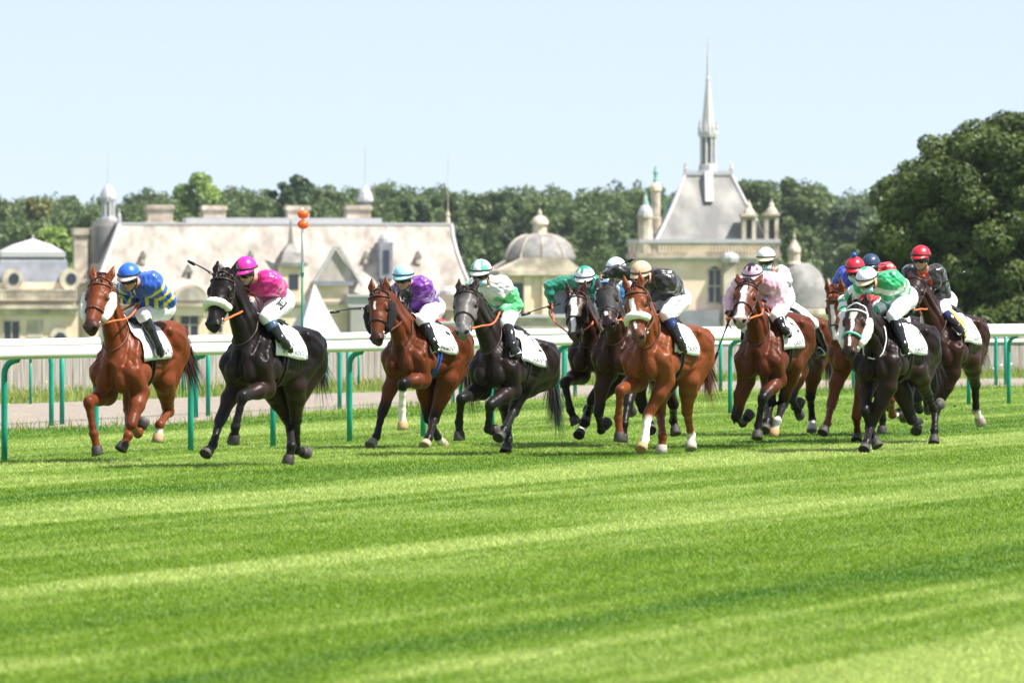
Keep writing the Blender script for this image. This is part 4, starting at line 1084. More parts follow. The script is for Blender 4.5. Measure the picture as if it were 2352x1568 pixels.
    for sd in (1, -1):
        for l, amp, wd in (([(-.10, 10), (-.28, 36), (-.42, 48), (-.56, 55), (-.70, 72)], .020, .030), ([(-.27, 48), (-.31, 80), (-.37, 100)], -.024, .05),
                           ([(-.50, 40), (-.61, 62), (-.64, 90), (-.60, 118)], -.018, .020), ([(.09, 32), (.12, 70), (.17, 112)], -.020, .028), ([(.22, 25), (.34, 50), (.46, 75), (.54, 95)], .016, .03),
                           ([(.36, 20), (.50, 45), (.60, 72)], -.020, .024), ([(.40, 80), (.30, 95), (.20, 105)], -.016, .02), ([(-.02, 62), (-.07, 108)], -.005, .014), ([(-.09, 62), (-.14, 108)], -.005, .014),
                           ([(-.16, 62), (-.21, 106)], -.005, .014), ([(.08, 122), (-.12, 118), (-.34, 112)], -.012, .026), ([(-.40, 60), (-.50, 85), (-.50, 110)], .012, .03)):
            pl = onbody(l)
            if len(pl) > 1: crease(pl, amp, wd)
        for l, amp, wd in (([(.92, 118), (.6, 124), (.3, 128), (.05, 130)], -.020, .024), ([(.95, 95), (.6, 100), (.3, 104), (.05, 106)], .012, .032), ([(.75, 45), (.45, 48), (.15, 50)], -.012, .03)):
            pl = onneck(l)
            if len(pl) > 1: crease(pl, amp, wd)
        sh, el, kn, fe, ho = J['F' + ('L' if sd > 0 else 'R')]
        o_ = np.array([.06, sd * .05, 0]); crease([el + o_, el * .5 + kn * .5 + o_ * .8], -.010, .014); crease([kn + o_ * .4, kn * .5 + fe * .5 + o_ * .4], .004, .012)
        hip, st, hk, hf, hh_ = J['H' + ('L' if sd > 0 else 'R')]
        o_ = np.array([-.01, sd * .075, 0]); crease([st * .8 + hk * .2 + o_, st * .25 + hk * .75 + o_ * .6], -.012, .018)
    V = V + vn * disp[:, None]
    # ---- coat colours, painted by anatomy
    base = np.array(sp['coat']) * .66; dark = np.array(sp.get('points', sp['coat'])) * .6
    C = np.tile(base, (len(V), 1))
    def blend(mask, col):
        nonlocal C
        C = C * (1 - mask[:, None]) + np.asarray(col) * mask[:, None]
    nz = vnoise(V, 3.0, 5)
    if 'belly' in sp: blend(sstep(1.15 - V[:, 2] + .05 * nz, 0, .25) * .7, sp['belly'])
    blend(sstep(vnoise(V, 1.6, 9), 0.1, .9) * .35, base * .6)
    def seg(p, q):
        d_ = q - p; t = np.clip((V - p) @ d_ / (d_ @ d_), 0, 1)
        return t, np.linalg.norm(V - p - t[:, None] * d_, axis=1)
    allseg = []
    for leg, j in J.items():
        for i in (1, 2, 3): allseg.append((leg, i) + seg(j[i], j[i + 1]))
    near = np.argmin(np.stack([x[3] for x in allseg]), 0)
    near_d = np.min(np.stack([x[3] for x in allseg]), 0)
    for i, (leg, k, t, d_) in enumerate(allseg):
        on = (near == i) & (near_d < .14)
        if sp.get('black_legs', True):
            blend(on * (sstep(t, .55, .95) if k == 1 else 1.0) * 1.0, dark)
        sock = sp.get('socks', {}).get(leg)
        if sock is not None:      # sock height counted in bones up from the hoof: .5 pastern, 1 fetlock, 2 knee
            hgt = (3 - k) + 1 - t
            blend(on * (1 - sstep(hgt + .08 * nz, sock - .08, sock + .08)), (.72, .66, .60))
    # head markings
    R = V - pol; t = R @ a / hl; wv = R @ sv; hv = R @ n
    onh = sstep(t, -.05, .1) * (np.linalg.norm(R - np.clip(R @ a, 0, .6)[:, None] * a, axis=1) < .2)
    if 'head' in sp: blend(onh * sstep(t + .1 * nz, .0, .25), sp['head'])
    if 'muzzle' in sp: blend(onh * sstep(t + .02 * nz, .43, .55) * .9, sp['muzzle'])
    for (t0, t1, w0, w1, off) in sp.get('blaze', []):
        ww = np.interp(t, [t0, t1], [w0, w1]); cx = off + .008 * np.sin(t * 30)
        blend(onh * ((t > t0) & (t < t1) & (hv > -.01)) * (1 - sstep(np.abs(wv - cx) + .006 * nz, ww * .8, ww * 1.15)), (.80, .76, .72))
    # nostril and ear insides are bare dark skin
    for sd in (1, -1):
        blend(1 - sstep(np.linalg.norm(V - hd(.578, sd * .058, .024), axis=1), .022, .034), (.012, .008, .008))
    h.body = put('horse_body', w_(V), Fq, M_COAT, h.root, col=C)
    h.bvh = BVHTree.FromPolygons([tuple(p) for p in V], [tuple(f) for f in Fq])
    wp = lambda name, VF, m, parent=None, **kw: put(name, w_(VF[0]), VF[1], m, parent or h.root, root=h.root, **kw)
    h.wp = wp
    # ---- eyes, hooves
    for sd in (1, -1):
        wp('eye', uvsphere(hd(.186, sd * .112, .006), .028, 14, 9), M_EYE, h.body)
    for leg, j in J.items():
        f, ho = j[3], j[4]
        ax = nrm(ho - f); fx = np.array([1.0, 0, 0]) if leg[0] == 'F' or True else 0
        toe = nrm(fx - ax * (fx @ ax)) if abs(ax[0]) < .93 else nrm(np.array([0, 0, 1.0]) - ax * ax[2]); sdv = np.cross(ax, toe)
        VV = []; FF = []; n_ = 20
        prof = [(-.098, .048, 0), (-.085, .056, .002), (-.05, .060, .006), (0.0, .067, .014), (0.004, .055, .013), (-.006, .03, .008)]
        for dd, r, o in prof:
            for i in range(n_):
                an = 2 * math.pi * i / n_
                heel = .86 if math.cos(an) < -.5 else 1
                sk = .022 if math.cos(an) < 0 else 0
                VV.append(ho + ax * (dd + (0.0)) + toe * (r * math.cos(an) * heel * 1.08 + o) + sdv * r * math.sin(an))
        FF = [(q * n_ + i, (q + 1) * n_ + i, (q + 1) * n_ + (i + 1) % n_, q * n_ + (i + 1) % n_) for q in range(len(prof) - 1) for i in range(n_)] + [tuple((len(prof) - 1) * n_ + i for i in range(n_ - 1, -1, -1))]
        hc = np.array(sp.get('hooves', {}).get(leg, (.035, .028, .025)))
        cc = np.tile(hc, (len(VV), 1)); cc[3 * n_:4 * n_] = .7 * hc + .3 * np.array((.25, .24, .23)); cc[4 * n_:] = hc * .7
        wp('hoof', (np.array(VV), FF), M_HOOF, h.body, col=cc)
    # ---- tail and mane
    rg = np.random.default_rng(sp.get('seed', 3))
    hair = np.array(sp.get('hair', (.012, .009, .008)))
    def strands(roots, dirs, n_, wid):
        VV = []; FF = []; CC = []
        for r0, ps in zip(roots, dirs):
            c = bez([r0] + list(ps), 10); m = len(c)
            T = np.gradient(c, axis=0); sd_ = np.cross(T, rg.normal(size=3)); sd_ /= np.linalg.norm(sd_, axis=1)[:, None] + 1e-9
            wd = wid * (1 - np.linspace(0, 1, m) ** 2 * .92)[:, None] * (.6 + .8 * rg.random())
            b = len(VV); VV += list(c - sd_ * wd) + list(c + sd_ * wd)
            FF += [(b + i, b + i + 1, b + m + i + 1, b + m + i) for i in range(m - 1)]
            CC += [hair * (.7 + .9 * rg.random())] * (2 * m)
        return (np.array(VV), FF), np.array(CC)
    dock = np.array([-.83, 0, 1.36]); tl = np.array(sp.get('tail', (-.55, .05, -.55)))
    rt = []; ds = []
    for i in range(340):
        o = rg.normal(size=3) * np.array([.022, .022, .022]); sp_ = rg.normal(size=3) * np.array([.07, .05, .07]); ln = .55 + .55 * rg.random()
        rt.append(dock + o)
        ds.append([dock + o + tl * .3 * ln + np.array([-.06, 0, .12]) + sp_ * .2, dock + tl * .68 * ln + np.array([-.03, 0, .06]) + sp_ * .65, dock + tl * ln + sp_ * 1.25])
    g, cc = strands(rt, ds, 10, .0055); wp('tail', g, M_HAIR, h.body, col=cc)
    rt = []; ds = []
    lift = sp.get('mane', .03)
    for i in range(260):
        f = rg.random() ** .8; top = Bt * (1 - f) + (E + n * .1) * f + np.array([-.02, 0, .11 * (1 - f) + .07 * math.sin(f * 3.1)])
        hit = h.bvh.ray_cast(Vector(top + np.array([0, 0, .2])), Vector((0, 0, -1)))
        r0 = np.array(hit[0]) if hit[0] else top
        lk = np.array([-.06 - .05 * rg.random(), -.07 + .04 * rg.normal(), -.03 + lift * rg.random()])
        rt.append(r0 - np.array([0, 0, .008]) + rg.normal(size=3) * .01); ds.append([r0 + lk * .5 + np.array([0, 0, .022]), r0 + lk + np.array([0, 0, -.02])])
    for i in range(20):            # forelock
        r0 = hd(-.03 + .02 * rg.random(), .03 * rg.normal(), .075)
        rt.append(r0); ds.append([r0 + n * .018 + a * .03 + sv * .012 * rg.normal(), r0 + a * (.05 + .05 * rg.random()) + n * (.008 + .012 * rg.random()) + sv * .022 * rg.normal()])
    g, cc = strands(rt, ds, 8, .0065); wp('mane', g, M_HAIR, h.body, col=cc)
    # ---- bridle: loops measured on the head itself
    def surf(o, d_):
        hit = h.bvh.ray_cast(Vector(o + nrm(d_) * .35), Vector(-nrm(d_)))
        return (np.array(hit[0]) if hit[0] else o + nrm(d_) * .08)
    def loop(t, tilt, a0=0, a1=360, m=26, off=.006):
        o = hd(t, 0, -.02); p = []
        for an in np.linspace(math.radians(a0), math.radians(a1), m):
            dd = sv * math.sin(an) + n * math.cos(an)
            oo = o + a * (tilt * math.cos(an))
            p.append(surf(oo, dd) + dd * off)
        return np.array(p)
    lm = sp.get('tack', M_LEATHER)
    br = [tube(loop(.355, -.01), .0105, 6), tube(loop(.045, .015, -120, 120), .010, 6), tube(loop(.02, -.075, -140, 140), .009, 6)]
    for sd in (1, -1):
        p = []
        for t in np.linspace(.03, .475, 9):
            hh = np.interp(t, [.03, .2, .475], [.0, -.05, -.035])
            p.append(surf(hd(t, 0, hh), sv * sd) + sv * sd * .008)
        br.append(tube(p, .0085, 6))
        p = [surf(hd(t, 0, np.interp(t, [.05, .2], [-.02, -.12])), sv * sd) + sv * sd * .006 for t in np.linspace(.05, .2, 4)] + [hd(.22, 0, -.20)]
        br.append(tube(p, .007, 6))
    wp('bridle', join(br), lm, None)
    for sd in (1, -1):
        c = surf(hd(.475, 0, -.035), sv * sd) + sv * sd * .012
        wp('bit_ring', tube([c + a * .032 * math.cos(q) + n * .032 * math.sin(q) for q in np.linspace(0, 6.28, 16)], .0055, 5), M_STEEL)
    h.bit = {sd: surf(hd(.475, 0, -.035), sv * sd) + sv * sd * .015 for sd in (1, -1)}
    fl = sp.get('fleece', '')
    def fluffy(c, r):
        V_, F_ = tube(c, r, 14)
        cn = np.repeat(np.asarray(c), 14, 0); dd = V_ - cn
        return cn + dd * (1 + .13 * vnoise(V_, 28, 4))[:, None], F_
    if 'nose' in fl:
        c = loop(.335, -.005, -98, 98, 22, .012)
        wp('sheepskin_noseband', fluffy(c, [.022] + [.043] * 20 + [.022]), M_FLEECE)
    if 'cheek' in fl:
        for sd in (1, -1):
            c = [surf(hd(t, 0, hh), sv * sd) + sv * sd * .030 for t, hh in zip(np.linspace(.09, .44, 9), [-.03, -.04, -.045, -.05, -.05, -.05, -.05, -.045, -.04])]
            wp('sheepskin_cheekpiece', fluffy(c, [.03, .052, .058, .06, .06, .058, .054, .048, .028]), M_BFLEECE if 'black' in fl else M_FLEECE)
    if 'teal' in fl: wp('noseband', tube(loop(.355, -.01, -100, 100, 20, .012), .015, 6), M_TEAL)
    if 'hood' in fl:
        tv = (V - pol) @ a / hl; sel = (tv < .40) & (tv > -.25) & (np.linalg.norm(V - pol - np.clip((V - pol) @ a, -.2, .6)[:, None] * a, axis=1) < .2)
        ex = np.zeros(len(V), bool)
        for sd in (1, -1): ex |= np.linalg.norm(V - hd(.186, sd * .118, .008), axis=1) < .042
        sel &= ~ex
        f_ = Fq[sel[Fq].all(1)]
        vn = np.zeros_like(V); fn = np.cross(V[Fq[:, 1]] - V[Fq[:, 0]], V[Fq[:, 2]] - V[Fq[:, 0]])
        for i in range(4): np.add.at(vn, Fq[:, i], fn)
        vn /= np.linalg.norm(vn, axis=1)[:, None] + 1e-12
        u_, inv = np.unique(f_, return_inverse=True)
        wp('hood', ((V + vn * .007)[u_], inv.reshape(f_.shape)), M_HOOD)
    # martingale ring round the neck
    if sp.get('martingale', True):
        c = []; cdir = []
        ax_ = nrm(E - B); e2 = nrm(np.cross(sn, ax_)); o = B * .72 + E * .28
        for an in np.linspace(math.radians(-150), math.radians(150), 24):
            dd = sn * math.sin(an) - e2 * math.cos(an) * (1 if e2[2] > 0 else -1)
            oo = o + ax_ * (-.03 * math.cos(an))
            hit = h.bvh.ray_cast(Vector(oo + dd * .6), Vector(-dd))
            c.append(np.linalg.norm(np.array(hit[0]) - oo) if hit[0] else np.nan); cdir.append((oo, dd))
        r_ = np.array(c); r_[(r_ > .40) | (r_ < .05)] = np.nan; ok = ~np.isnan(r_)
        if ok.sum() > 5:
            r_ = np.interp(np.arange(len(r_)), np.where(ok)[0], r_[ok]); r_ = np.convolve(np.pad(r_, 2, mode='edge'), [.1, .2, .4, .2, .1], 'valid')
            wp('martingale', tube(bez([o_ + d_ * (q_ + .014) for (o_, d_), q_ in zip(cdir, r_)], 46), .008, 6), lm)
    # ---- saddle, cloth, girth
    def drape(x0, x1, ph0, ph1, off, nx=16, ny=28, hem=.0):
        VV = []
        for i in range(nx):
            for j_ in range(ny):
                f = j_ / (ny - 1); x = x0 + (x1 - x0) * i / (nx - 1); ph = math.radians(ph0 + (ph1 - ph0) * f)
                lowness = abs(ph) / 1.6
                p = trunk_point(x, ph, off + .016 * lowness * (1 + math.sin(x * 21 + ph * 2.4) + .5 * math.sin(x * 47 - ph * 3)))
                d_ = nrm(np.array([0, math.sin(ph), .35 * math.cos(ph)]))
                hit = h.bvh.ray_cast(Vector(p + d_ * .3), Vector(-d_))
                if hit[0] and (hit[3] < .36):
                    q_ = np.array(hit[0]) + d_ * (off * .8 + .01 * lowness)
                    if abs(q_[1]) > abs(p[1]) or (q_ - p) @ d_ > 0: p = q_
                VV.append(p)
        FF = [(i * ny + j_, (i + 1) * ny + j_, (i + 1) * ny + j_ + 1, i * ny + j_ + 1) for i in range(nx - 1) for j_ in range(ny - 1)]
        return np.array(VV), FF
    def thick(VF, t):
        V_, F_ = VF; m = len(V_)
        c = np.array([0, 0, 1.2]); vn = np.zeros_like(V_); Fa = np.array(F_)
        fn = np.cross(V_[Fa[:, 1]] - V_[Fa[:, 0]], V_[Fa[:, 2]] - V_[Fa[:, 0]])
        for i in range(4): np.add.at(vn, Fa[:, i], fn)
        vn /= np.linalg.norm(vn, axis=1)[:, None] + 1e-12
        if ((V_[:, 1] * vn[:, 1]).sum()) < 0: vn = -vn
        W = np.vstack([V_ + vn * t, V_]); F2 = [tuple(f) for f in F_] + [tuple(i + m for i in f[::-1]) for f in F_]
        ec = {}
        for f in F_:
            for i in range(4):
                e_ = (f[i], f[(i + 1) % 4]); ec[e_] = 1
        for (p_, q_) in list(ec):
            if (q_, p_) not in ec: F2.append((q_, p_, p_ + m, q_ + m))
        return W, F2
    cx0, cx1 = sp.get('cloth', (-.23, .33)); cl_a = sp.get('cloth_a', 94)
    cloth = wp('saddle_cloth', thick(drape(cx0, cx1, -cl_a, cl_a, .014), .006), M_CLOTH, None)
    cb = thick(drape(cx0, cx1, -cl_a, cl_a, .014), .006)
    cbvh = BVHTree.FromPolygons([tuple(p) for p in cb[0]], cb[1])
    if sp.get('second_cloth') is not None:
        wp('saddle_pad', thick(drape(*sp.get('pad_x', (.0, cx1 + .05)), -cl_a + 6, cl_a - 6, .026), .008), sp['second_cloth'])
    def stamp(txt, size, x, z, sd, bold=0.0, name='lettering'):
        tv, tf = text_mesh(txt, size)
        VV = []
        for p in tv:
            o = np.array([x - sd * p[0] * 1.0, sd * .8, z + p[1]])
            hit = cbvh.ray_cast(Vector(o), Vector((0, -sd, -.0)))
            VV.append(np.array(hit[0]) + np.array([0, sd * .004, .001]) if hit[0] else None)
        ok = [v is not None for v in VV]
        if not any(ok): return
        tf = [f for f in tf if all(ok[i] for i in f)]
        VV = [v if v is not None else np.zeros(3) for v in VV]
        use = sorted({i for f in tf for i in f}); mp = {o_: i for i, o_ in enumerate(use)}
        if use: wp(name, (np.array([VV[i] for i in use]), [tuple(mp[i] for i in f) for f in tf]), M_INK, cloth, smooth=False)
    zlow = trunk_point(-.1, math.radians(cl_a))[2]
    if sp.get('number'): stamp(sp['number'], .30, sp.get('num_x', -.12), zlow + .26, 1, name='race_number')
    stamp('CHANTILLY', .075, sp.get('txt_x', -.06), zlow + .06, 1)
    wp('saddle', join([thick(drape(-.06, .22, -34, 34, .045, 10, 16), .02), tube([(-.05, -.10, 1.57), (-.09, 0, 1.59), (-.05, .10, 1.57)], .025, 8)]), M_BLACK)
    g_ = []
    for off in (-.028, .028):
        g_.append(tube([trunk_point(.12 + off + .02 * math.sin(ph), ph, .012) for ph in np.linspace(math.radians(60), math.radians(300), 30)], .017, 6))
    wp('girth', join(g_), sp.get('girth', M_BLACK))
    return h
# ------------------------------------------------------------------ jockeys
M_SKIN = mat('skin', (.50, .27, .19), rough=.5, spec=.35, noise=.08, nscale=20)
M_SILK = mat('racing_silk', rough=.30, spec=.5, attr=True, sheen=.3, bump=.55, bscale=17, noise=.05, nscale=10)
M_BREECH = mat('white_breeches', (.80, .80, .83), rough=.55, bump=.35, bscale=20)
M_CAP = mat('helmet_cover', rough=.34, spec=.5, attr=True, bump=.22, bscale=22)
M_BOOT = mat('riding_boot', rough=.16, spec=.6, attr=True)
M_GLASS = mat('goggle_lens', (.006, .006, .008), rough=.08, spec=.7)
M_GLOVE = mat('black_glove', (.015, .014, .015), rough=.6, bump=.2)
M_WGLOVE = mat('white_glove', (.8, .8, .8), rough=.6, bump=.2)
M_WHIP = mat('whip_shaft', (.012, .011, .012), rough=.35)
M_WHIPW = mat('whip_band', (.75, .75, .75), rough=.5)
M_MASK = mat('face_mask', (.42, .66, .72), rough=.8)
M_STRAP = mat('chin_strap', (.02, .02, .02), rough=.6)
CANON = dict(hip=(-.24, 0, 1.80), chest=(.22, 0, 1.93), head=(.42, 0, 2.03), shL=(.20, .18, 1.90), shR=(.20, -.18, 1.90), elL=(.26, .32, 1.68), elR=(.26, -.32, 1.68),
             haL=(.50, .08, 1.66), haR=(.50, -.08, 1.66), knL=(.16, .27, 1.47), knR=(.16, -.27, 1.47), anL=(-.03, .31, 1.14), anR=(-.03, -.31, 1.14),
             toL=(.15, .33, 1.09), toR=(.15, -.33, 1.09))
def ray_tri(bvh, o, d):
    h_ = bvh.ray_cast(Vector(o), Vector(nrm(d)))
    return np.array(h_[0]) if h_[0] else None
def build_jockey(h, sp):
    J = {}
    Z = h.Z0; cr = sp['crop']
    zoff = h.w(np.array([0, 0, 1.6]))[2] - 1.6
    px = sp.get('px', {})
    for k, c in CANON.items():
        c = np.array(sp.get('off', {}).get(k, c), float)
        J[k] = h.w(c)
        if k in px: J[k] = at(*D(cr, px[k]), J[k][1])
    F, Lf = h.F, h.Lf; up = np.array([0, 0, 1.0])
    # keep arms at a believable length: hands and elbows move along their sight lines
    for sd in 'LR':
        for a_, b_, ln in (('sh', 'el', .29), ('el', 'ha', .26)):
            a, b = J[a_ + sd], J[b_ + sd]
            if b_ + sd in px: J[b_ + sd] = onray(D(cr, px[b_ + sd]), a, ln, sp.get('sg', {}).get(b_ + sd, '+' if b_ == 'ha' else '-'))
            elif np.linalg.norm(b - a) > ln: J[b_ + sd] = a + nrm(b - a) * ln
    # legs lie on the outside of the horse: slide them along their sight lines until they clear the cloth
    for k, gap in (('knL', .075), ('anL', .085), ('toL', .085), ('knR', .075), ('anR', .085), ('toR', .085)):
        s_ = 1 if k[2] == 'L' else -1
        for _ in range(40):
            l = h.l(J[k]); zt_, zb_, hw_, nt_ = trunk_at(l[0]); tz_ = max(0, (l[2] - (zt_ + zb_) / 2) / ((zt_ - zb_) / 2))
            need = hw_ * (1 - nt_ * min(tz_, 1) ** 1.6) * (1 - max(0, (tz_ - .6)) * .8) + gap if tz_ < 1.15 else 0
            if l[1] * s_ >= need: break
            if k in px and s_ > 0: J[k] = J[k] - ray(*D(cr, px[k])) * .02
            else: J[k] = h.w(l + np.array([0, s_ * .01, 0]))
    side = nrm(J['shL'] - J['shR'])
    root = empty('person', J['hip'] * [1, 1, 0] + np.array([0, 0, 0]), math.atan2(F[1], F[0]), label=sp['label'], cat='jockey', group='jockeys riding in the race')
    hd = J['head']
    look = nrm(F * 1.0 + np.array([sp.get('turn', 0.0), -.25, 0]) + up * sp.get('pitch', -.25))
    hs = nrm(np.cross(up, look)); hs = nrm(hs + up * sp.get('tilt', 0)); hu = np.cross(look, hs); HX = np.array([look, hs, hu])
    neck = J['chest'] * .35 + (J['shL'] + J['shR']) * .325 + up * .02
    waist = J['hip'] * .55 + J['chest'] * .45 + up * .045 - F * .0
    ut = nrm(J['chest'] - J['hip'])
    allp = np.array(list(J.values()))
    def grid(keys, m=.2, vox=.0085):
        q = np.array([J[k] for k in keys]); return SDF(q.min(0) - m, q.max(0) + m, vox)
    def torso(S, infl):
        for s_ in (-1, 1):
            o = side * .055 * s_
            S.chain([J['hip'] + o + ut * .04, waist + o, J['chest'] * .9 + neck * .1 + o * 1.1], [.095, .095, .108], .05, infl=infl)
            S.cone(J['chest'] + o * 1.2, (J['shL'] if s_ > 0 else J['shR']) * .85 + neck * .15, .10, .075, .05, infl=infl)
    def arms(S, infl, end=1.0, puff=1.0):
        for sd in 'LR':
            a, b, c = J['sh' + sd], J['el' + sd], J['ha' + sd]; c = b + (c - b) * end
            S.chain([a, a * .5 + b * .5, b], [.066, .054 * puff, .047 * puff], .03, infl=infl)
            S.chain([b, b * .6 + c * .4, c], [.047 * puff, .043 * puff, .030], .03, infl=infl * (1 if end < 1 else .8))
    def seat(S, infl):
        for sd, s_ in (('L', 1), ('R', -1)):
            hp = J['hip'] + side * .08 * s_; k_ = J['kn' + sd]
            S.ell(J['hip'] + side * .065 * s_ - ut * .03, (.125,) * 3, k=.05, infl=infl)
            S.chain([hp, hp * .5 + k_ * .5, k_], [.112, .090, .066], .05, infl=infl)
    # ---- body: one continuous figure under the clothes
    S = grid(J.keys(), .16, .0095)
    torso(S, -.004); arms(S, -.006, .93); seat(S, -.006)
    for sd in 'LR':
        k_, an, to = J['kn' + sd], J['an' + sd], J['to' + sd]
        S.chain([k_, k_ * .65 + an * .35 - F * .015, an], [.058, .052, .036], .03); S.cone(an, to, .036, .028, .03)
        e, w_ = J['el' + sd], J['ha' + sd]
        d_ = nrm(w_ - e); wr = w_ - d_ * .05
        S.cone(e, wr, .04, .027, .02)
        acr = nrm(np.cross(d_, up + d_ * .1)); nn = np.cross(acr, d_)
        if nn[2] > 0: nn = -nn
        S.ell(w_, (.046, .040, .020), np.array([d_, acr, nn]), .012)
        for i_ in range(4):      # curled fingers
            o = w_ + d_ * .035 + acr * (.030 - .020 * i_); l_ = [.034, .039, .036, .027][i_]
            p1 = o + (d_ * .75 + nn * .5) * l_; p2 = p1 + (nn * .9 - d_ * .35) * l_ * .8; p3 = p2 + (-d_ * .9 + nn * .1) * l_ * .5
            S.chain([o, p1, p2, p3], [.0105, .0098, .009, .0085], .004)
        o = w_ + acr * .03 - d_ * .02; S.chain([o, o + acr * .018 + d_ * .03 + nn * .015, o + d_ * .055 + nn * .03], [.013, .0115, .009], .006)
    S.chain([neck, hd - look * .02 - hu * .06], [.062, .056], .03)
    q = lambda f, s_, u_: hd + look * f + hs * s_ + hu * u_
    S.ell(q(-.01, 0, .03), (.100, .080, .095), HX, .02)
    S.ell(q(.045, 0, -.05), (.058, .056, .078), HX, .02)
    S.ell(q(.075, 0, -.10), (.026, .030, .022), HX, .02)
    S.cone(q(.092, 0, -.012), q(.116, 0, -.050), .012, .017, .012)
    for s_ in (1, -1):
        S.ell(q(.065, s_ * .042, -.045), (.022, .022, .02), HX, .015)
        S.ell(q(-.005, s_ * .078, -.02), (.022, .012, .034), HX, .008)
        S.ell(q(.098, s_ * .030, -.003), (.012, .015, .011), HX, .006, neg=True)
    S.cone(q(.094, -.022, -.078), q(.094, .022, -.078), .0065, .0065, .004)
    S.cone(q(.092, -.020, -.090), q(.092, .020, -.090), .007, .007, .004)
    V, Q = S.mesh()
    body = put('body', V, Q, M_SKIN, root)
    # ---- clothes
    S = grid(['hip', 'chest', 'shL', 'shR', 'elL', 'elR', 'haL', 'haR'], .2)
    torso(S, .020); arms(S, .014, .90, 1.18)
    sl, X, Y, Zz = S.sub(S.lo, S.lo + S.vox * S.n)
    V, Q = S.mesh()
    T = nrm(np.array(sp.get('fold', (.2, .1, 1))))
    # cloth folds: real displacement, stronger on the loose back and sleeves
    vn = np.zeros_like(V); fn = np.cross(V[Q[:, 1]] - V[Q[:, 0]], V[Q[:, 2]] - V[Q[:, 0]])
    for i in range(4): np.add.at(vn, Q[:, i], fn)
    vn /= np.linalg.norm(vn, axis=1)[:, None] + 1e-12
    V = V + vn * (.012 * vnoise(V, 5.0, sp.get('seed', 1)) + .007 * vnoise(V, 11.0, 3 + sp.get('seed', 1)))[:, None]
    # anatomical coordinates for the pattern of the silks
    segs = [('t', J['hip'], J['chest'])] + [(k_ + sd, J[a_ + sd], J[b_ + sd]) for sd in 'LR' for k_, a_, b_ in (('u', 'sh', 'el'), ('f', 'el', 'ha'))]
    dd = []; tt = []
    for n_, p, r in segs:
        e = r - p; t = np.clip((V - p) @ e / (e @ e), 0, 1); dd.append(np.linalg.norm(V - p - t[:, None] * e, axis=1) - (.068 if n_ == 't' else .078)); tt.append(t)
    near = np.argmin(dd, 0)
    arm = np.zeros(len(V)); sleeve = near > 0; lft = (near == 1) | (near == 2)
    tarm = np.where((near == 1) | (near == 3), np.choose(np.clip(near, 0, 4), tt) * .5, .5 + .5 * np.choose(np.clip(near, 0, 4), tt))
    lat = (V - J['chest']) @ side; lon = (V - J['hip']) @ ut / np.linalg.norm(J['chest'] - J['hip']); bk = (V - J['chest']) @ np.cross(ut, side)
    C = np.tile(np.array(sp['silk'], float), (len(V), 1))
    for m_, c_ in sp.get('pattern', lambda **k: [])(sleeve=sleeve, left=lft, ta=tarm, lat=lat, lon=lon, bk=bk, V=V):
        C[np.asarray(m_, bool)] = c_
    silks = put('silks', V, Q, M_SILK, body, root=root, col=C)
    S = grid(['hip', 'knL', 'knR'], .22)
    seat(S, .010)
    for sd in 'LR': S.cone(J['kn' + sd], J['kn' + sd] * .75 + J['an' + sd] * .25, .070, .058, .03)
    V, Q = S.mesh()
    vn = np.zeros_like(V); fn = np.cross(V[Q[:, 1]] - V[Q[:, 0]], V[Q[:, 2]] - V[Q[:, 0]])
    for i in range(4): np.add.at(vn, Q[:, i], fn)
    vn /= np.linalg.norm(vn, axis=1)[:, None] + 1e-12
    V = V + vn * (.004 * vnoise(V, 8.0, 2))[:, None]
    br = put('breeches', V, Q, M_BREECH, body, root=root)
    bb = BVHTree.FromPolygons([tuple(p) for p in V], [tuple(f) for f in Q])
    if 'thigh' in sp:        # lettering along the outside of the left thigh
        for txt, size, patch, dv in sp['thigh']:
            a, b = J['knL'], J['hip'] + side * .08
            xd = nrm(b - a); o = a * .5 + b * .5; out = nrm(side * .35 + np.array([0, -.9, .1])); out = nrm(out - xd * (out @ xd)); yd = np.cross(out, xd); o = o + yd * dv
            if patch:
                VV = []; nx_, ny_ = 30, 14
                for i in range(nx_):
                    for j in range(ny_):
                        p = o + xd * (i / (nx_ - 1) - .5) * patch[0] + yd * (j / (ny_ - 1) - .5) * patch[1]
                        r_ = ray_tri(bb, p + out * .4, -out); VV.append(r_ + out * .008 if r_ is not None else p + out * .08)
                put('sponsor_patch', VV, [(i * ny_ + j, (i + 1) * ny_ + j, (i + 1) * ny_ + j + 1, i * ny_ + j + 1) for i in range(nx_ - 1) for j in range(ny_ - 1)], M_INK, br, root=root)
            tv, tf = text_mesh(txt, size); VV = []
            for p in tv:
                w__ = o + xd * p[0] + yd * p[1]; r_ = ray_tri(bb, w__ + out * .4, -out); VV.append(r_ + out * (.014 if patch else .006) if r_ is not None else w__ + out * .09)
            put('lettering', VV, tf, M_WHITEL if patch else mat('navy_print', (.02, .03, .10), rough=.6), br, root=root, smooth=False)
    # ---- boots
    for sd, s_ in (('L', 1), ('R', -1)):
        k_, an, to = J['kn' + sd], J['an' + sd], J['to' + sd]
        S = SDF(np.minimum(np.minimum(k_, an), to) - .12, np.maximum(np.maximum(k_, an), to) + .12, .008)
        tp = k_ * .86 + an * .14
        S.chain([tp, k_ * .55 + an * .45, an], [.066, .062, .046], .02)
        S.chain([an, to * .5 + an * .5, to], [.045, .042, .036], .02); S.cone(an - nrm(to - an) * .02 - nrm(k_ - an) * .025, an, .036, .04, .02)
        V, Q = S.mesh()
        t = np.clip((V - k_) @ (an - k_) / ((an - k_) @ (an - k_)), 0, 1)
        cc = np.tile(np.array((.012, .012, .013)), (len(V), 1)); top = sp.get('boot_top')
        if top: cc[t < .5] = top
        bt = put('boot', V, Q, M_BOOT, body, root=root, col=cc)
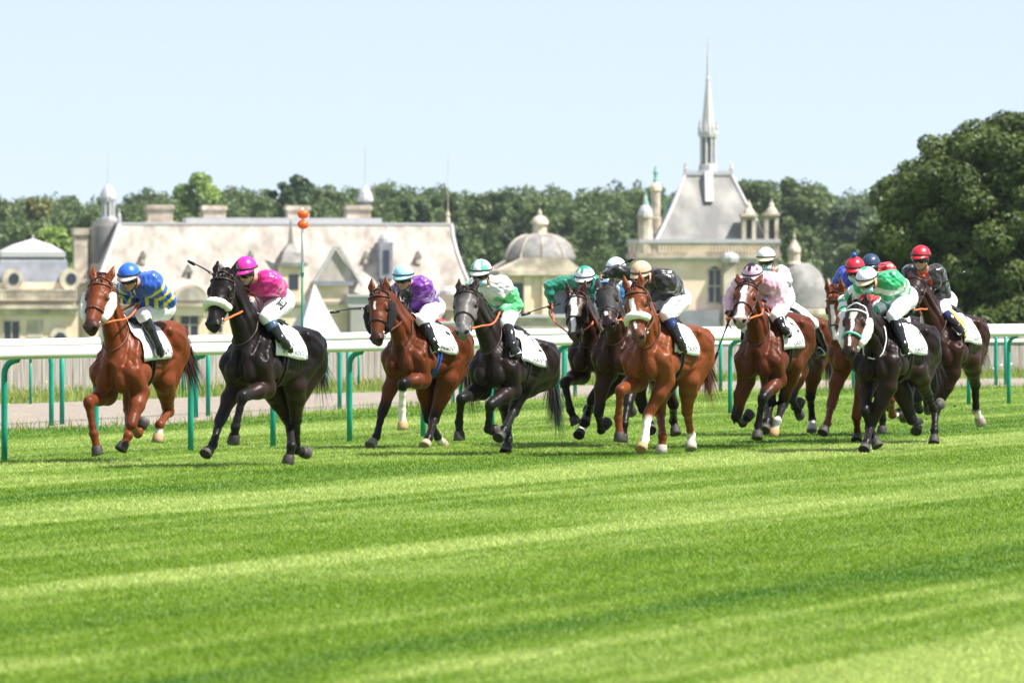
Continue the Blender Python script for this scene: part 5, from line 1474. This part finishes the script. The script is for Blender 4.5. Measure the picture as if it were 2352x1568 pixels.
        ir = to * .6 + an * .4 - nrm(k_ - an) * .045
        e1 = nrm(to - an); e2 = nrm(np.cross(e1, k_ - an)); e3 = nrm(k_ - an)
        pts = [ir + e2 * .062 * math.cos(q_) + e3 * (.075 * max(math.sin(q_), 0) * 1.6) for q_ in np.linspace(0, math.pi, 12)] + [ir - e2 * .062, ir + e2 * .062]
        put('stirrup', *tube(pts, .008, 6), M_STEEL, bt, root=root)
    # ---- gloves
    for sd in 'LR':
        g = sp.get('gloves', 'black')
        if g == 'none' or g == 'none' + sd: continue
        e, w_ = J['el' + sd], J['ha' + sd]; d_ = nrm(w_ - e)
        S = SDF(w_ - .15, w_ + .15, .006)
        acr = nrm(np.cross(d_, up + d_ * .1)); nn = np.cross(acr, d_)
        if nn[2] > 0: nn = -nn
        S.cone(w_ - d_ * .09, w_ - d_ * .03, .034, .03, .02)
        S.ell(w_, (.050, .044, .024), np.array([d_, acr, nn]), .012)
        for i_ in range(4):
            o = w_ + d_ * .035 + acr * (.032 - .0215 * i_); l_ = [.034, .039, .036, .027][i_]
            p1 = o + (d_ * .75 + nn * .5) * l_; p2 = p1 + (nn * .9 - d_ * .35) * l_ * .8; p3 = p2 + (-d_ * .9 + nn * .1) * l_ * .5
            S.chain([o, p1, p2, p3], [.0130, .0122, .0115, .011], .003)
        o = w_ + acr * .033 - d_ * .02; S.chain([o, o + acr * .02 + d_ * .03 + nn * .015, o + d_ * .058 + nn * .03], [.0155, .014, .0115], .006)
        V, Q = S.mesh(); put('glove', V, Q, M_WGLOVE if g == 'white' else M_GLOVE, body, root=root)
    # ---- helmet, peak, goggles
    hc = q(-.005, 0, .035); r = np.array([.132, .114, .122]); V = []; C = []; F_ = []
    nu, nv = 48, 16
    cf = sp['cap']
    for j in range(nv + 1):
        th = math.radians(104) * (j / nv)
        for i in range(nu):
            az = 2 * math.pi * i / nu
            # the shell stops higher at the front, lower over the nape
            tmax = math.radians(92 - 10 * math.cos(az)); t_ = th / math.radians(104) * tmax
            seam = 1 + .012 * abs(math.cos(az * 3)) * math.sin(t_)
            l = np.array([math.sin(t_) * math.cos(az), math.sin(t_) * math.sin(az), math.cos(t_)]) * r * seam
            V.append(hc + l @ HX); C.append(cf(az, t_ / tmax))
    for j in range(nv):
        for i in range(nu):
            k_ = (i + 1) % nu; F_.append((j * nu + i, (j + 1) * nu + i, (j + 1) * nu + k_, j * nu + k_))
    hm = put('helmet', V, F_, M_CAP, body, root=root, col=np.array(C))
    md = hm.modifiers.new('thickness', 'SOLIDIFY'); md.thickness = .012; md.offset = -1
    rim = []
    for i in range(nu + 1):
        az = 2 * math.pi * i / nu; t_ = math.radians(92 - 10 * math.cos(az)) * .93
        rim.append(hc + (np.array([math.sin(t_) * math.cos(az), math.sin(t_) * math.sin(az), math.cos(t_)]) * r * 1.03) @ HX)
    put('helmet_band', *tube(rim, .0085, 6, cap=False), M_STRAP, hm, root=root)
    PV = []; PF = []; n_ = 18
    for lay in (0, 1):
        for i in range(n_ + 1):
            az = math.radians(-72 + 144 * i / n_); t_ = math.radians(92 - 10 * math.cos(az))
            b0 = np.array([math.sin(t_) * math.cos(az), math.sin(t_) * math.sin(az), math.cos(t_)]) * r * .99
            ext = .055 * max(0, math.cos(az * 1.15)) ** .7
            PV += [hc + (b0 + np.array([0, 0, -.006 * lay])) @ HX, hc + (b0 + np.array([ext, 0, -.012 - ext * .22 - .008 * lay])) @ HX]
    m2 = 2 * (n_ + 1)
    for i in range(n_):
        a = 2 * i; PF += [(a, a + 2, a + 3, a + 1), (a + m2, a + 1 + m2, a + 3 + m2, a + 2 + m2), (a + 1, a + 3, a + 3 + m2, a + 1 + m2)]
    put('helmet_peak', PV, PF, M_CAP, hm, root=root, col=np.tile(np.array(sp.get('peak', cf(0, .97))), (len(PV), 1)))
    if 'pompom' in sp:
        V_, f_ = uvsphere(hc + hu * (r[2] + .025), .032, 14, 10); V_ = V_ + .006 * vnoise(V_, 60, 2)[:, None]
        put('pompom', V_, f_, M_CAP, hm, root=root, col=np.tile(np.array(sp['pompom']), (len(V_), 1)))
    GV = []; GF = []; n_ = 16
    for i in range(n_ + 1):
        az = math.radians(-78 + 156 * i / n_)
        for k_, (rr, hh) in enumerate(((.098, .016), (.108, .010), (.111, -.012), (.102, -.034), (.094, -.036))):
            if abs(az) < .25 and k_ > 2: hh += .014 * (1 - abs(az) / .25)
            GV.append(q(rr * math.cos(az) * 1.0 + .006, rr * math.sin(az) * .90, hh))
    for i in range(n_):
        for k_ in range(4): GF.append((i * 5 + k_, (i + 1) * 5 + k_, (i + 1) * 5 + k_ + 1, i * 5 + k_ + 1))
    go = put('goggles', GV, GF, M_GLASS, body, root=root); go.modifiers.new('thickness', 'SOLIDIFY').thickness = .006
    st = []
    for s_ in (1, -1): st.append(tube(bez([q(.005, s_ * .096, .0), q(.02, s_ * .085, -.06), q(.05, s_ * .045, -.118), q(.07, 0, -.125)], 10), .007, 5))
    put('chin_strap', *join(st), M_STRAP, body, root=root)
    if sp.get('mask'):
        PV = []; PF = []
        for i in range(11):
            az = math.radians(-70 + 14 * i)
            for k_, hh in enumerate((-.05, -.075, -.10, -.122)):
                rr = (.104, .112, .104, .082)[k_]; PV.append(q(rr * math.cos(az) * .95 + .012, rr * math.sin(az) * .72, hh))
        for i in range(10):
            for k_ in range(3): PF.append((i * 4 + k_, (i + 1) * 4 + k_, (i + 1) * 4 + k_ + 1, i * 4 + k_ + 1))
        put('face_mask', PV, PF, M_MASK, body, root=root).modifiers.new('thickness', 'SOLIDIFY').thickness = .003
    # ---- reins from the bit to the hands
    rc = sp.get('reins', M_BROWN)
    rr = []
    for sd, s_ in (('L', 1), ('R', -1)):
        b = h.w(h.bit[s_]); e = J['ha' + sd]
        if sp.get('free') == sd: e = J['ha' + ('R' if sd == 'L' else 'L')]
        m_ = b * .45 + e * .55 + Lf * s_ * .07 - up * .05
        c = bez([b, b * .8 + e * .2 + Lf * s_ * .05 - up * .01, m_, e], 16)
        rr.append(tube(c, .011, 6))
        l1 = bez([e, e - F * .05 - up * .12 + Lf * .06 * s_, e - F * .12 - up * .20 + Lf * .03 * s_], 8)
        rr.append(tube(l1, .008, 5))
    rv, rf = join(rr)
    put('reins', rv, rf, rc, h.body, root=h.root)
    # ---- whip
    if 'whip' in sp:
        (p0, p1, wl, sgn) = sp['whip'][:4]
        hn = J['ha' + sp.get('whip_hand', 'L')]
        a = at(*D(cr, p0), hn[1] + sp['whip'][4] if len(sp['whip']) > 4 else hn[1]); b = onray(D(cr, p1), a, .68, sgn)
        wr = empty('whip', a * [1, 1, 0] + [0, 0, b[2] * 0 + min(a[2], b[2])], 0, label=wl, cat='whip', group='whips held by the jockeys')
        c = np.array([a + (b - a) * t + up * .012 * math.sin(math.pi * t) for t in np.linspace(0, 1, 12)])
        put('shaft', *tube(c, np.interp(np.linspace(0, 1, 12), [0, .7, 1], [.010, .007, .006]), 7), M_WHIP, wr)
        put('handle', *tube(c[:4], [.016, .013, .013, .012], 8), M_WHIP, wr)
        put('flap', *tube([b - (b - a) * .22, b - (b - a) * .2, b], [.008, .018, .016], 6), M_WHIP, wr)
        put('grip_band', *tube([a + (b - a) * .22, a + (b - a) * .25], .0125, 8), sp.get('whip_band', M_WHIPW), wr)
    return root
CHEST = (.215, .052, .016); BAY = (.12, .030, .012); DBAY = (.022, .010, .008); BLK = (.013, .009, .008)
LEGB = (.018, .014, .014)
H = {}
def horse(name, **k):
    k['name'] = name; H[name] = build_horse(k)
def S3(p, s): return dict(p=p, s=s)
horse('h1', crop=1, ground=1060, croup=(690, 492), chest=(390, 960), poll=(262, 268), muz=(190, 578), label='bright chestnut racehorse with white sheepskin cheekpieces, leading at the left',
      FR=S3([(178, 1065), (213, 1285), (245, 1430)], '+--'), FL=S3([(468, 1225), (515, 1285), (560, 1195)], '+--'),
      HL=S3([(722, 1130), (662, 1225), (650, 1345)], '-++'), HR=S3([(455, 1120), (448, 1300), (397, 1400)], '+++'),
      coat=CHEST, black_legs=False, muzzle=(.05, .028, .026), socks={'HL': .75}, hooves={'HL': (.42, .28, .15)}, fleece='cheek', hair=(.035, .010, .006), tail=(-.22, .12, -.62),
      tack=M_BROWN, yaw=8, seed=1, ears=(-.02, .05))
horse('h2', crop=2, ground=1072, croup=(745, 545), chest=(388, 890), poll=(298, 228), muz=(222, 560), label='black brown racehorse with white sheepskin noseband, second from the left',
      FR=S3([(275, 1190), (225, 1360), (175, 1435)], '+++'), FL=S3([(428, 1030), (378, 1240), (368, 1345)], '+--'),
      HL=S3([(790, 1190), (795, 1395), (868, 1430)], '---'), HR=S3([(745, 1200), (760, 1370), (738, 1492)], '-++'),
      coat=BLK, points=(.02, .017, .017), muzzle=(.02, .018, .018), belly=(.03, .014, .010), fleece='nose', hair=(.01, .008, .008), tail=(-.15, .02, -.45), yaw=10, seed=2, ears=(-.08, .04))
horse('h3', crop=3, ground=1029, croup=(850, 545), chest=(515, 870), poll=(402, 335), muz=(382, 672), label='bay racehorse with black cheekpieces and one white foreleg sock',
      FR=S3([(425, 1190), (380, 1375), (335, 1450)], '+++'), FL=S3([(575, 985), (567, 1180), (578, 1325)], '+--'),
      HL=S3([(805, 1245), (765, 1385), (737, 1462)], '-++'), HR=S3([(765, 1240), (835, 1385), (885, 1443)], '---'),
      coat=(.16, .042, .014), points=LEGB, muzzle=(.06, .03, .025), socks={'FL': 1.75, 'HR': 1.0, 'HL': .35}, hooves={'FL': (.45, .30, .13), 'FR': (.2, .17, .13), 'HL': (.4, .3, .2), 'HR': (.4, .3, .2)},
      fleece='cheek black', blaze=[(.12, .22, .012, .02, .0)], girth=M_BLUE, tail=(-.18, .10, -.70), yaw=2, number='4', seed=3, mane=.15, ears=(.0, .02), second_cloth=M_CLOTH)
horse('h4', crop=4, ground=1045, croup=(715, 655), chest=(412, 950), poll=(300, 350), muz=(268, 640), label='dark grey racehorse with pale silver face and tan browband',
      FR=S3([(262, 1105), (245, 1275), (250, 1405)], '+-+'), FL=S3([(470, 1150), (455, 1325), (505, 1345)], '+--'),
      HL=S3([(640, 1195), (570, 1330), (530, 1398)], '+++'), HR=S3([(595, 1260), (600, 1400), (583, 1495)], '-++'),
      coat=(.026, .017, .015), points=(.02, .018, .018), head=(.115, .105, .10), muzzle=(.16, .15, .15), tail=(-.25, .10, -.75), yaw=8, number='2', seed=4, hair=(.02, .018, .017), ears=(-.05, .03))
horse('h5', crop=5, ground=1021, th=24, croup=(660, 560), chest=(340, 890), dz=-.05, poll=(318, 380), muz=(302, 660), label='dark bay racehorse with broad white blaze, left of the hooded horse',
      FR=S3([(232, 985), (272, 1185), (318, 1290)], '+--'), FL=S3([(428, 1115), (395, 1230), (380, 1290)], '+-+'),
      HL=S3([(400, 1190), (362, 1310), (335, 1380)], '-++'), HR=[(-.7, .75), (-.95, .5), (-1.05, .42)],
      coat=(.045, .016, .010), points=LEGB, muzzle=(.10, .06, .055), blaze=[(.02, .16, .02, .05, -.005), (.16, .55, .034, .026, .004)], socks={'HL': .9}, yaw=3, seed=5, ears=(.0, .05))
horse('h6', crop=5, ground=1026, th=26, croup=(850, 560), chest=(545, 930), dz=-.05, poll=(535, 335), muz=(555, 590), label='dark bay racehorse wearing a black ear hood',
      FR=S3([(475, 1205), (495, 1335), (540, 1285)], '+--'), FL=S3([(690, 1130), (662, 1290), (650, 1420)], '+++'),
      HL=S3([(1015, 1150), (1015, 1265), (1038, 1365)], '--+'), HR=S3([(800, 1180), (850, 1290), (862, 1340)], '--+'),
      coat=(.055, .019, .011), points=LEGB, muzzle=(.03, .02, .02), blaze=[(.40, .46, .02, .02, .0)], fleece='hood', yaw=-4, seed=6, ears=(-.02, .015), second_cloth=M_CREAM)
horse('h7', crop=5, ground=1045, croup=(1075, 560), chest=(745, 910), poll=(742, 340), muz=(765, 680), label='chestnut racehorse with white noseband and narrow blaze, under the jockey in black',
      FR=S3([(635, 1045), (618, 1245), (632, 1410)], '+-+'), FL=S3([(832, 1230), (812, 1400), (785, 1482)], '+++'),
      HL=S3([(1115, 1200), (1143, 1370), (1148, 1475)], '--+'), HR=S3([(920, 1210), (938, 1380), (932, 1505)], '-++'),
      coat=(.25, .066, .020), black_legs=False, muzzle=(.13, .06, .045), blaze=[(.12, .30, .034, .026, .0), (.40, .48, .012, .012, .01)], socks={'FL': 1.85, 'HL': 1.2, 'HR': .4}, hooves={'FL': (.42, .25, .12), 'HL': (.4, .35, .3), 'HR': (.4, .35, .3)},
      fleece='nose', hair=(.09, .022, .010), tail=(-.2, .05, -.6), yaw=-4, number='7', seed=7, ears=(.03, .03))
horse('h8', crop=8, ground=1027, croup=(665, 520), chest=(390, 960), poll=(345, 345), muz=(290, 600), label='bay racehorse with long white blaze, under the jockey in pink',
      FR=S3([(262, 1290), (312, 1335), (365, 1270)], '+--'), FL=S3([(458, 1150), (425, 1350), (420, 1450)], '+-+'),
      HL=S3([(605, 1190), (565, 1320), (530, 1430)], '+++'), HR=S3([(515, 1180), (488, 1320), (475, 1395)], '+++'),
      coat=(.135, .034, .013), points=LEGB, muzzle=(.35, .26, .24), blaze=[(.04, .18, .022, .04, .0), (.18, .55, .022, .045, .0)], socks={'HL': 1.05}, hooves={'HL': (.45, .30, .14)}, tail=(-.2, .0, -.5), yaw=12, number='6', seed=8, ears=(-.06, .1))
horse('h9', crop=8, ground=1000, croup=(795, 548), chest=(540, 900), poll=(470, 330), muz=(440, 560), label='bay racehorse largely hidden behind the horse ridden in pink',
      FR=[(.75, .6), (.6, .35), (.55, .22)], FL=[(.6, .55), (.35, .4), (.25, .5)],
      HL=S3([(805, 1140), (818, 1305), (818, 1395)], '--+'), HR=S3([(680, 1110), (690, 1215), (735, 1280)], '---'),
      coat=(.15, .042, .014), points=LEGB, socks={'HL': .8}, hooves={'HL': (.5, .45, .4)}, tail=(-.12, .15, -.70), seed=9, neck_s='0')
horse('h10', crop=10, ground=1015, th=25, croup=(520, 560), chest=(225, 930), dz=-.04, poll=(200, 395), muz=(215, 735), label='chestnut racehorse with shaggy forelock, half behind the bay horse with white cheekpieces',
      FR=S3([(168, 1160), (140, 1290), (108, 1365)], '+++'), FL=S3([(345, 1240), (352, 1360), (350, 1432)], '+-+'),
      HL=S3([(640, 1070), (682, 1190), (688, 1250)], '---'), HR=S3([(580, 1120), (598, 1230), (655, 1225)], '---'),
      coat=(.20, .052, .017), black_legs=False, blaze=[(.1, .52, .03, .024, .0)], socks={'HL': .8, 'HR': .8}, hair=(.22, .065, .02), yaw=-6, seed=10, ears=(-.03, .03))
horse('h11', crop=10, ground=1036, croup=(735, 572), chest=(410, 945), poll=(350, 495), muz=(292, 808), label='dark bay racehorse with white cheekpieces and teal noseband at the right',
      FR=S3([(405, 1200), (455, 1365), (500, 1455)], '+-+'), FL=S3([(440, 1315), (418, 1420), (402, 1487)], '+++'),
      HL=S3([(845, 1090), (885, 1190), (938, 1162)], 'bb-'), HR=S3([(735, 1265), (785, 1285), (770, 1355)], '--+'),
      coat=(.020, .011, .009), points=(.02, .016, .016), head=(.075, .030, .017), muzzle=(.035, .024, .022), belly=(.03, .015, .01), blaze=[(.08, .16, .045, .035, .0), (.16, .5, .017, .014, .01)], socks={'HR': .9},
      fleece='cheek teal', tack=M_WHITEL, tail=(-.2, .05, -.5), yaw=5, number='12', seed=11, ears=(-.02, .02))
horse('h12', crop=10, ground=1000, th=24, croup=(660, 540), chest=(400, 900), dz=-.05, poll=(330, 420), muz=(300, 640), label='dark racehorse hidden behind the front horses at the right',
      FR=S3([(530, 1150), (530, 1260), (525, 1362)], '+-+'), FL=[(.6, .55), (.35, .4), (.3, .5)],
      HL=[(-.8, .6), (-1.0, .4), (-1.05, .35)], HR=[(-.75, .65), (-.95, .4), (-1.05, .35)], coat=DBAY, points=LEGB, seed=12)
horse('h13', crop=10, ground=1018, croup=(1085, 520), chest=(860, 850), poll=(768, 300), muz=(690, 500), label='brown racehorse with amber flap at the saddle cloth, last at the right',
      FL=S3([(900, 1200), (895, 1340), (893, 1432)], '+++'), FR=S3([(775, 1110), (790, 1195), (760, 1170)], '+--'),
      HL=S3([(1182, 1015), (1188, 1205), (1225, 1290)], 'bb-'), HR=S3([(875, 1080), (870, 1180), (915, 1165)], '---'),
      coat=(.042, .015, .010), points=(.016, .012, .012), head=(.022, .014, .013), muzzle=(.02, .017, .017), socks={'HL': 1.0}, hooves={'HL': (.3, .24, .2)}, tail=(-.25, .05, -.4), yaw=25, number='3', seed=13, mane=.08, ears=(-.1, .05),
      second_cloth=M_AMBER, pad_x=(.30, .385), head_s='+')

# ---- colours of the silks
def plain(c): return lambda az, t: c
def stripes(c1, c2, n, ph=0.0): return lambda az, t: c1 if math.cos(n * az + ph) > 0 else c2
WH = (.80, .80, .82)
def star(c1, c2, n=3):
    return lambda az, t: c2 if t < .30 + .42 * abs(math.cos(az * n)) ** 2.0 else c1
def pat1(sleeve, left, ta, lat, lon, bk, V, **k):
    Y_ = (.75, .66, .05)
    return [((~sleeve) & (np.abs(np.abs(lat) - .10) < .028), Y_), (sleeve & ((ta * 6.5 + .45) % 1 < .40), Y_), ((~sleeve) & (np.abs(lat) < .03) & (bk > .05) & False, Y_)]
def pat2(sleeve, ta, lat, lon, **k): return [((~sleeve) & (lon > .92) & (np.abs(lat) > .05) & (np.abs(lat) < .13), WH)]
def pat3(sleeve, ta, lat, lon, **k): return [(~sleeve & (np.abs(lat) > .03) & (np.abs(lat) < .16) & (lon > .55), (.50, .68, .78)), (sleeve & (ta > .88), (.02, .02, .02))]
def pat4(sleeve, ta, lat, lon, V, **k): return [(~sleeve, WH), (~sleeve & (lon > .15) & (lon < .42), (.03, .34, .13)), (sleeve & (ta < .12), WH)]
def pat6(sleeve, ta, lat, lon, **k): return [((np.abs((lat * 14) % 2 - 1) < .5), (.75, .78, .8))]
def pat9(sleeve, ta, lat, lon, **k): return [(sleeve, WH), (~sleeve & (lon > .55), (.02, .26, .12)), (sleeve & (np.abs(ta - .3) < .04), (.02, .26, .12))]
def pat10(sleeve, ta, lat, lon, **k): return [(sleeve & (ta > .45), (.62, .015, .03)), (~sleeve & (lon < .4), (.62, .015, .03))]
def pat11(sleeve, ta, lat, lon, **k): return [((~sleeve) & ((lon * 3.2) % 1 < .5), (.02, .38, .14)), (sleeve & ((ta * 3.4 + .25) % 1 < .5), (.02, .38, .14))]
def pat13(sleeve, ta, lat, lon, **k): return [(~sleeve & (np.abs(lat) > .155), (.012, .012, .013)), (sleeve, (.012, .012, .013)), (~sleeve & (lon > .2) & (lon < .45) & (np.abs(lat) < .08), (.012, .012, .013))]
BLUE = (.012, .085, .42); PINK = (.62, .012, .22); GREEN = (.012, .20, .13)
def J(hn, **k): build_jockey(H[hn], k)
J('h1', crop=1, silk=BLUE, pattern=pat1, cap=plain((.02, .13, .62)), peak=(.7, .62, .62), gloves='none', mask=False, turn=-.1, pitch=-.5, seed=1,
  label='jockey in blue and yellow striped silks and shiny blue cap',
  px=dict(hip=(640, 425), chest=(570, 270), head=(455, 222), shL=(625, 260), shR=(450, 275), elL=(730, 385), haL=(530, 398), elR=(370, 330), haR=(505, 395), knL=(548, 478), anL=(650, 690), toL=(670, 745)),
  whip=((505, 350), (552, 775), 'black and white whip held down by the jockey in blue and yellow', '+'), reins=M_ORANGE)
J('h2', crop=2, silk=PINK, pattern=pat2, cap=lambda az, t: (.70, .02, .30), turn=-.1, pitch=-.45, seed=2, thigh=[('A. LEMA', .075, (.22, .085), 0)],
  label='jockey in bright pink silks and pink cap with a black thigh patch', boot_top=(.06, .10, .19),
  px=dict(hip=(650, 380), chest=(580, 260), head=(450, 180), shL=(610, 245), shR=(440, 250), elL=(630, 335), haL=(480, 310), haR=(430, 300), knL=(590, 495), anL=(690, 640), toL=(752, 715)),
  whip=((250, 218), (58, 110), 'whip raised to the left by the jockey in pink silks', '+', .1), whip_hand='R', reins=M_ORANGE)
J('h3', crop=3, silk=(.16, .025, .30), pattern=pat3, cap=plain((.32, .62, .78)), turn=-.02, pitch=-.35, seed=3,
  label='jockey in purple silks with a pale blue cap',
  px=dict(hip=(760, 425), chest=(680, 280), head=(580, 205), shL=(715, 260), shR=(560, 270), elL=(700, 400), haL=(590, 392), haR=(545, 395), elR=(520, 330), knL=(720, 520), anL=(800, 680), toL=(820, 745)),
  whip=((335, 426), (42, 460), 'black whip held out level by the jockey in purple', '+', .15), whip_hand='R')
J('h4', crop=4, silk=(.10, .55, .20), pattern=pat4, cap=stripes(WH, (.08, .50, .30), 4), mask=True, turn=-.05, pitch=-.35, seed=4,
  label='jockey in white and light green silks with a green and white striped cap',
  px=dict(hip=(560, 440), chest=(500, 310), head=(405, 205), shL=(575, 290), shR=(370, 285), elL=(660, 430), haL=(545, 472), haR=(500, 465), elR=(300, 340), knL=(590, 570), anL=(630, 720), toL=(660, 800)),
  whip=((535, 505), (728, 880), 'black whip pointing down beside the grey horse', '+'), reins=M_ORANGE)
J('h5', crop=5, silk=GREEN, cap=star(WH, (.02, .26, .17)), turn=.05, pitch=-.45, seed=5, label='jockey in dark green silks with one arm stretched out sideways',
  px=dict(hip=(480, 430), chest=(400, 290), head=(378, 245), shL=(430, 270), shR=(300, 265), elR=(125, 300), haR=(140, 415), elL=(440, 370), haL=(420, 450)), sg=dict(elR='0', haR='0'), pattern=lambda **k: [(~k['sleeve'] & (np.abs(k['lat']) < .05), (.6, .65, .65))],
  whip=((195, 425), (-75, 505), 'whip with a red band held out by the jockey in dark green', '+'), whip_hand='R', whip_band=mat('red_band', (.5, .02, .03)), reins=M_ORANGE)
J('h6', crop=5, silk=(.06, .25, .60), pattern=pat6, cap=plain((.62, .80, .86)), turn=.0, pitch=-.2, seed=6, label='jockey in light blue and white silks behind the hooded horse',
  px=dict(hip=(680, 470), chest=(610, 330), head=(602, 185), shL=(690, 300), shR=(520, 300), haL=(600, 480), haR=(560, 480)), reins=M_ORANGE)
J('h7', crop=5, silk=(.012, .012, .014), cap=stripes((.62, .42, .27), (.58, .38, .24), 3), gloves='noneR', turn=-.12, pitch=-.5, seed=7, thigh=[('ALBAST', .075, None, .02)],
  label='jockey in black silks and a gold cap swinging a whip', boot_top=(.015, .03, .12),
  px=dict(hip=(1010, 385), chest=(930, 260), head=(785, 215), shL=(930, 235), shR=(745, 215), elL=(900, 355), haL=(835, 375), elR=(610, 190), haR=(520, 215), knL=(965, 505), anL=(1060, 690), toL=(1095, 765)), sg=dict(elR='0', haR='0'),
  whip=((525, 218), (735, 95), 'black whip raised by the jockey in black silks', '0'), whip_hand='R', reins=M_BROWN, free='R')
J('h8', crop=8, silk=(.68, .40, .50), cap=star((.70, .45, .55), (.012, .012, .014)), turn=-.05, pitch=-.6, seed=8, label='jockey in pale pink silks and a pink cap with black star',
  px=dict(hip=(560, 420), chest=(475, 310), head=(385, 262), shL=(540, 315), shR=(290, 320), elL=(580, 465), haL=(455, 445), elR=(215, 440), haR=(222, 520), knL=(560, 560), anL=(600, 640), toL=(650, 695)),
  whip=((222, 560), (102, 890), 'whip hanging down on the left side of the horse ridden in pink', '+'), whip_hand='R', reins=M_ORANGE)
J('h9', crop=8, silk=WH, pattern=pat9, cap=lambda az, t: (.78, .70, .45) if t > .86 else (.74, .78, .86), turn=-.02, pitch=-.3, seed=9, label='jockey in white and green silks sitting upright behind the jockey in pink', mask=True,
  px=dict(hip=(590, 500), chest=(560, 300), head=(483, 145), shL=(600, 240), shR=(440, 260), elL=(630, 400), haL=(520, 470)))
J('h10', crop=10, silk=(.02, .06, .48), pattern=pat10, cap=plain((.58, .012, .035)), pompom=(.02, .10, .42), turn=.05, pitch=-.4, seed=10, label='jockey in blue silks with red cuffs and a red cap with blue pompom',
  px=dict(hip=(440, 440), chest=(350, 290), head=(335, 210), shL=(420, 260), shR=(250, 240), elR=(195, 340), haR=(200, 420), elL=(430, 380), haL=(370, 430)), mask=True)
J('h11', crop=10, silk=WH, pattern=pat11, cap=lambda az, t: (.02, .40, .16) if abs(math.sin(az)) < .25 and math.cos(az) < 0 or t < .22 else (.78, .77, .82), peak=(.75, .6, .42), gloves='white', mask=True, turn=-.25, pitch=-.75, seed=11,
  label='jockey in white silks with green hoops, bent low over the dark bay horse',
  px=dict(hip=(650, 410), chest=(560, 300), head=(420, 285), shL=(570, 295), shR=(375, 330), elL=(560, 440), haL=(445, 520), elR=(265, 440), haR=(255, 520), knL=(605, 535), anL=(680, 740), toL=(695, 805)), reins=M_WHITEL)
J('h12', crop=10, silk=(.50, .015, .03), cap=plain((.02, .045, .10)), turn=0, pitch=-.4, seed=12, label='jockey in a navy cap and red silks hidden behind the jockey in green hoops',
  px=dict(hip=(600, 420), chest=(520, 250), head=(447, 185), shL=(570, 210), shR=(420, 240)))
J('h13', crop=10, silk=(.55, .065, .02), pattern=pat13, cap=plain((.55, .012, .025)), gloves='none', turn=-.15, pitch=-.22, seed=13, label='jockey in orange and black silks with a red cap, at the far right', boot_top=(.02, .03, .10),
  px=dict(hip=(930, 430), chest=(850, 270), head=(800, 130), shL=(925, 225), shR=(715, 225), elL=(965, 380), haL=(845, 420), haR=(815, 425), knL=(950, 500), anL=(1060, 610), toL=(1090, 655)),
  whip=((832, 385), (1112, 222), 'black whip slanting up to the right from the last jockey', '0'), reins=M_ORANGE)

# ---- bits of turf thrown up behind the hooves
rg = np.random.default_rng(8); VV = []; FF = []
for hn, n_ in (('h8', 16), ('h13', 16), ('h11', 10), ('h4', 8), ('h5', 10), ('h7', 8), ('h2', 6)):
    hh = H[hn]; o = hh.w(np.array([-.5, 0, .3]))
    for _ in range(n_):
        p = o + hh.F * (.7 * rg.normal()) + hh.Lf * (.45 * rg.normal()) + np.array([0, 0, .30 * abs(rg.normal()) - .12]); p[2] = max(p[2], .04); b = len(VV); r = .006 + .010 * rg.random() ** 2
        for k in range(4): VV.append(p + r * rg.normal(size=3))
        FF += [(b, b + 1, b + 2), (b, b + 2, b + 3), (b, b + 3, b + 1), (b + 1, b + 3, b + 2)]
put('flying_turf', VV, FF, mat('thrown_turf', (.07, .08, .02), rough=.9), None, smooth=False, kind='stuff')
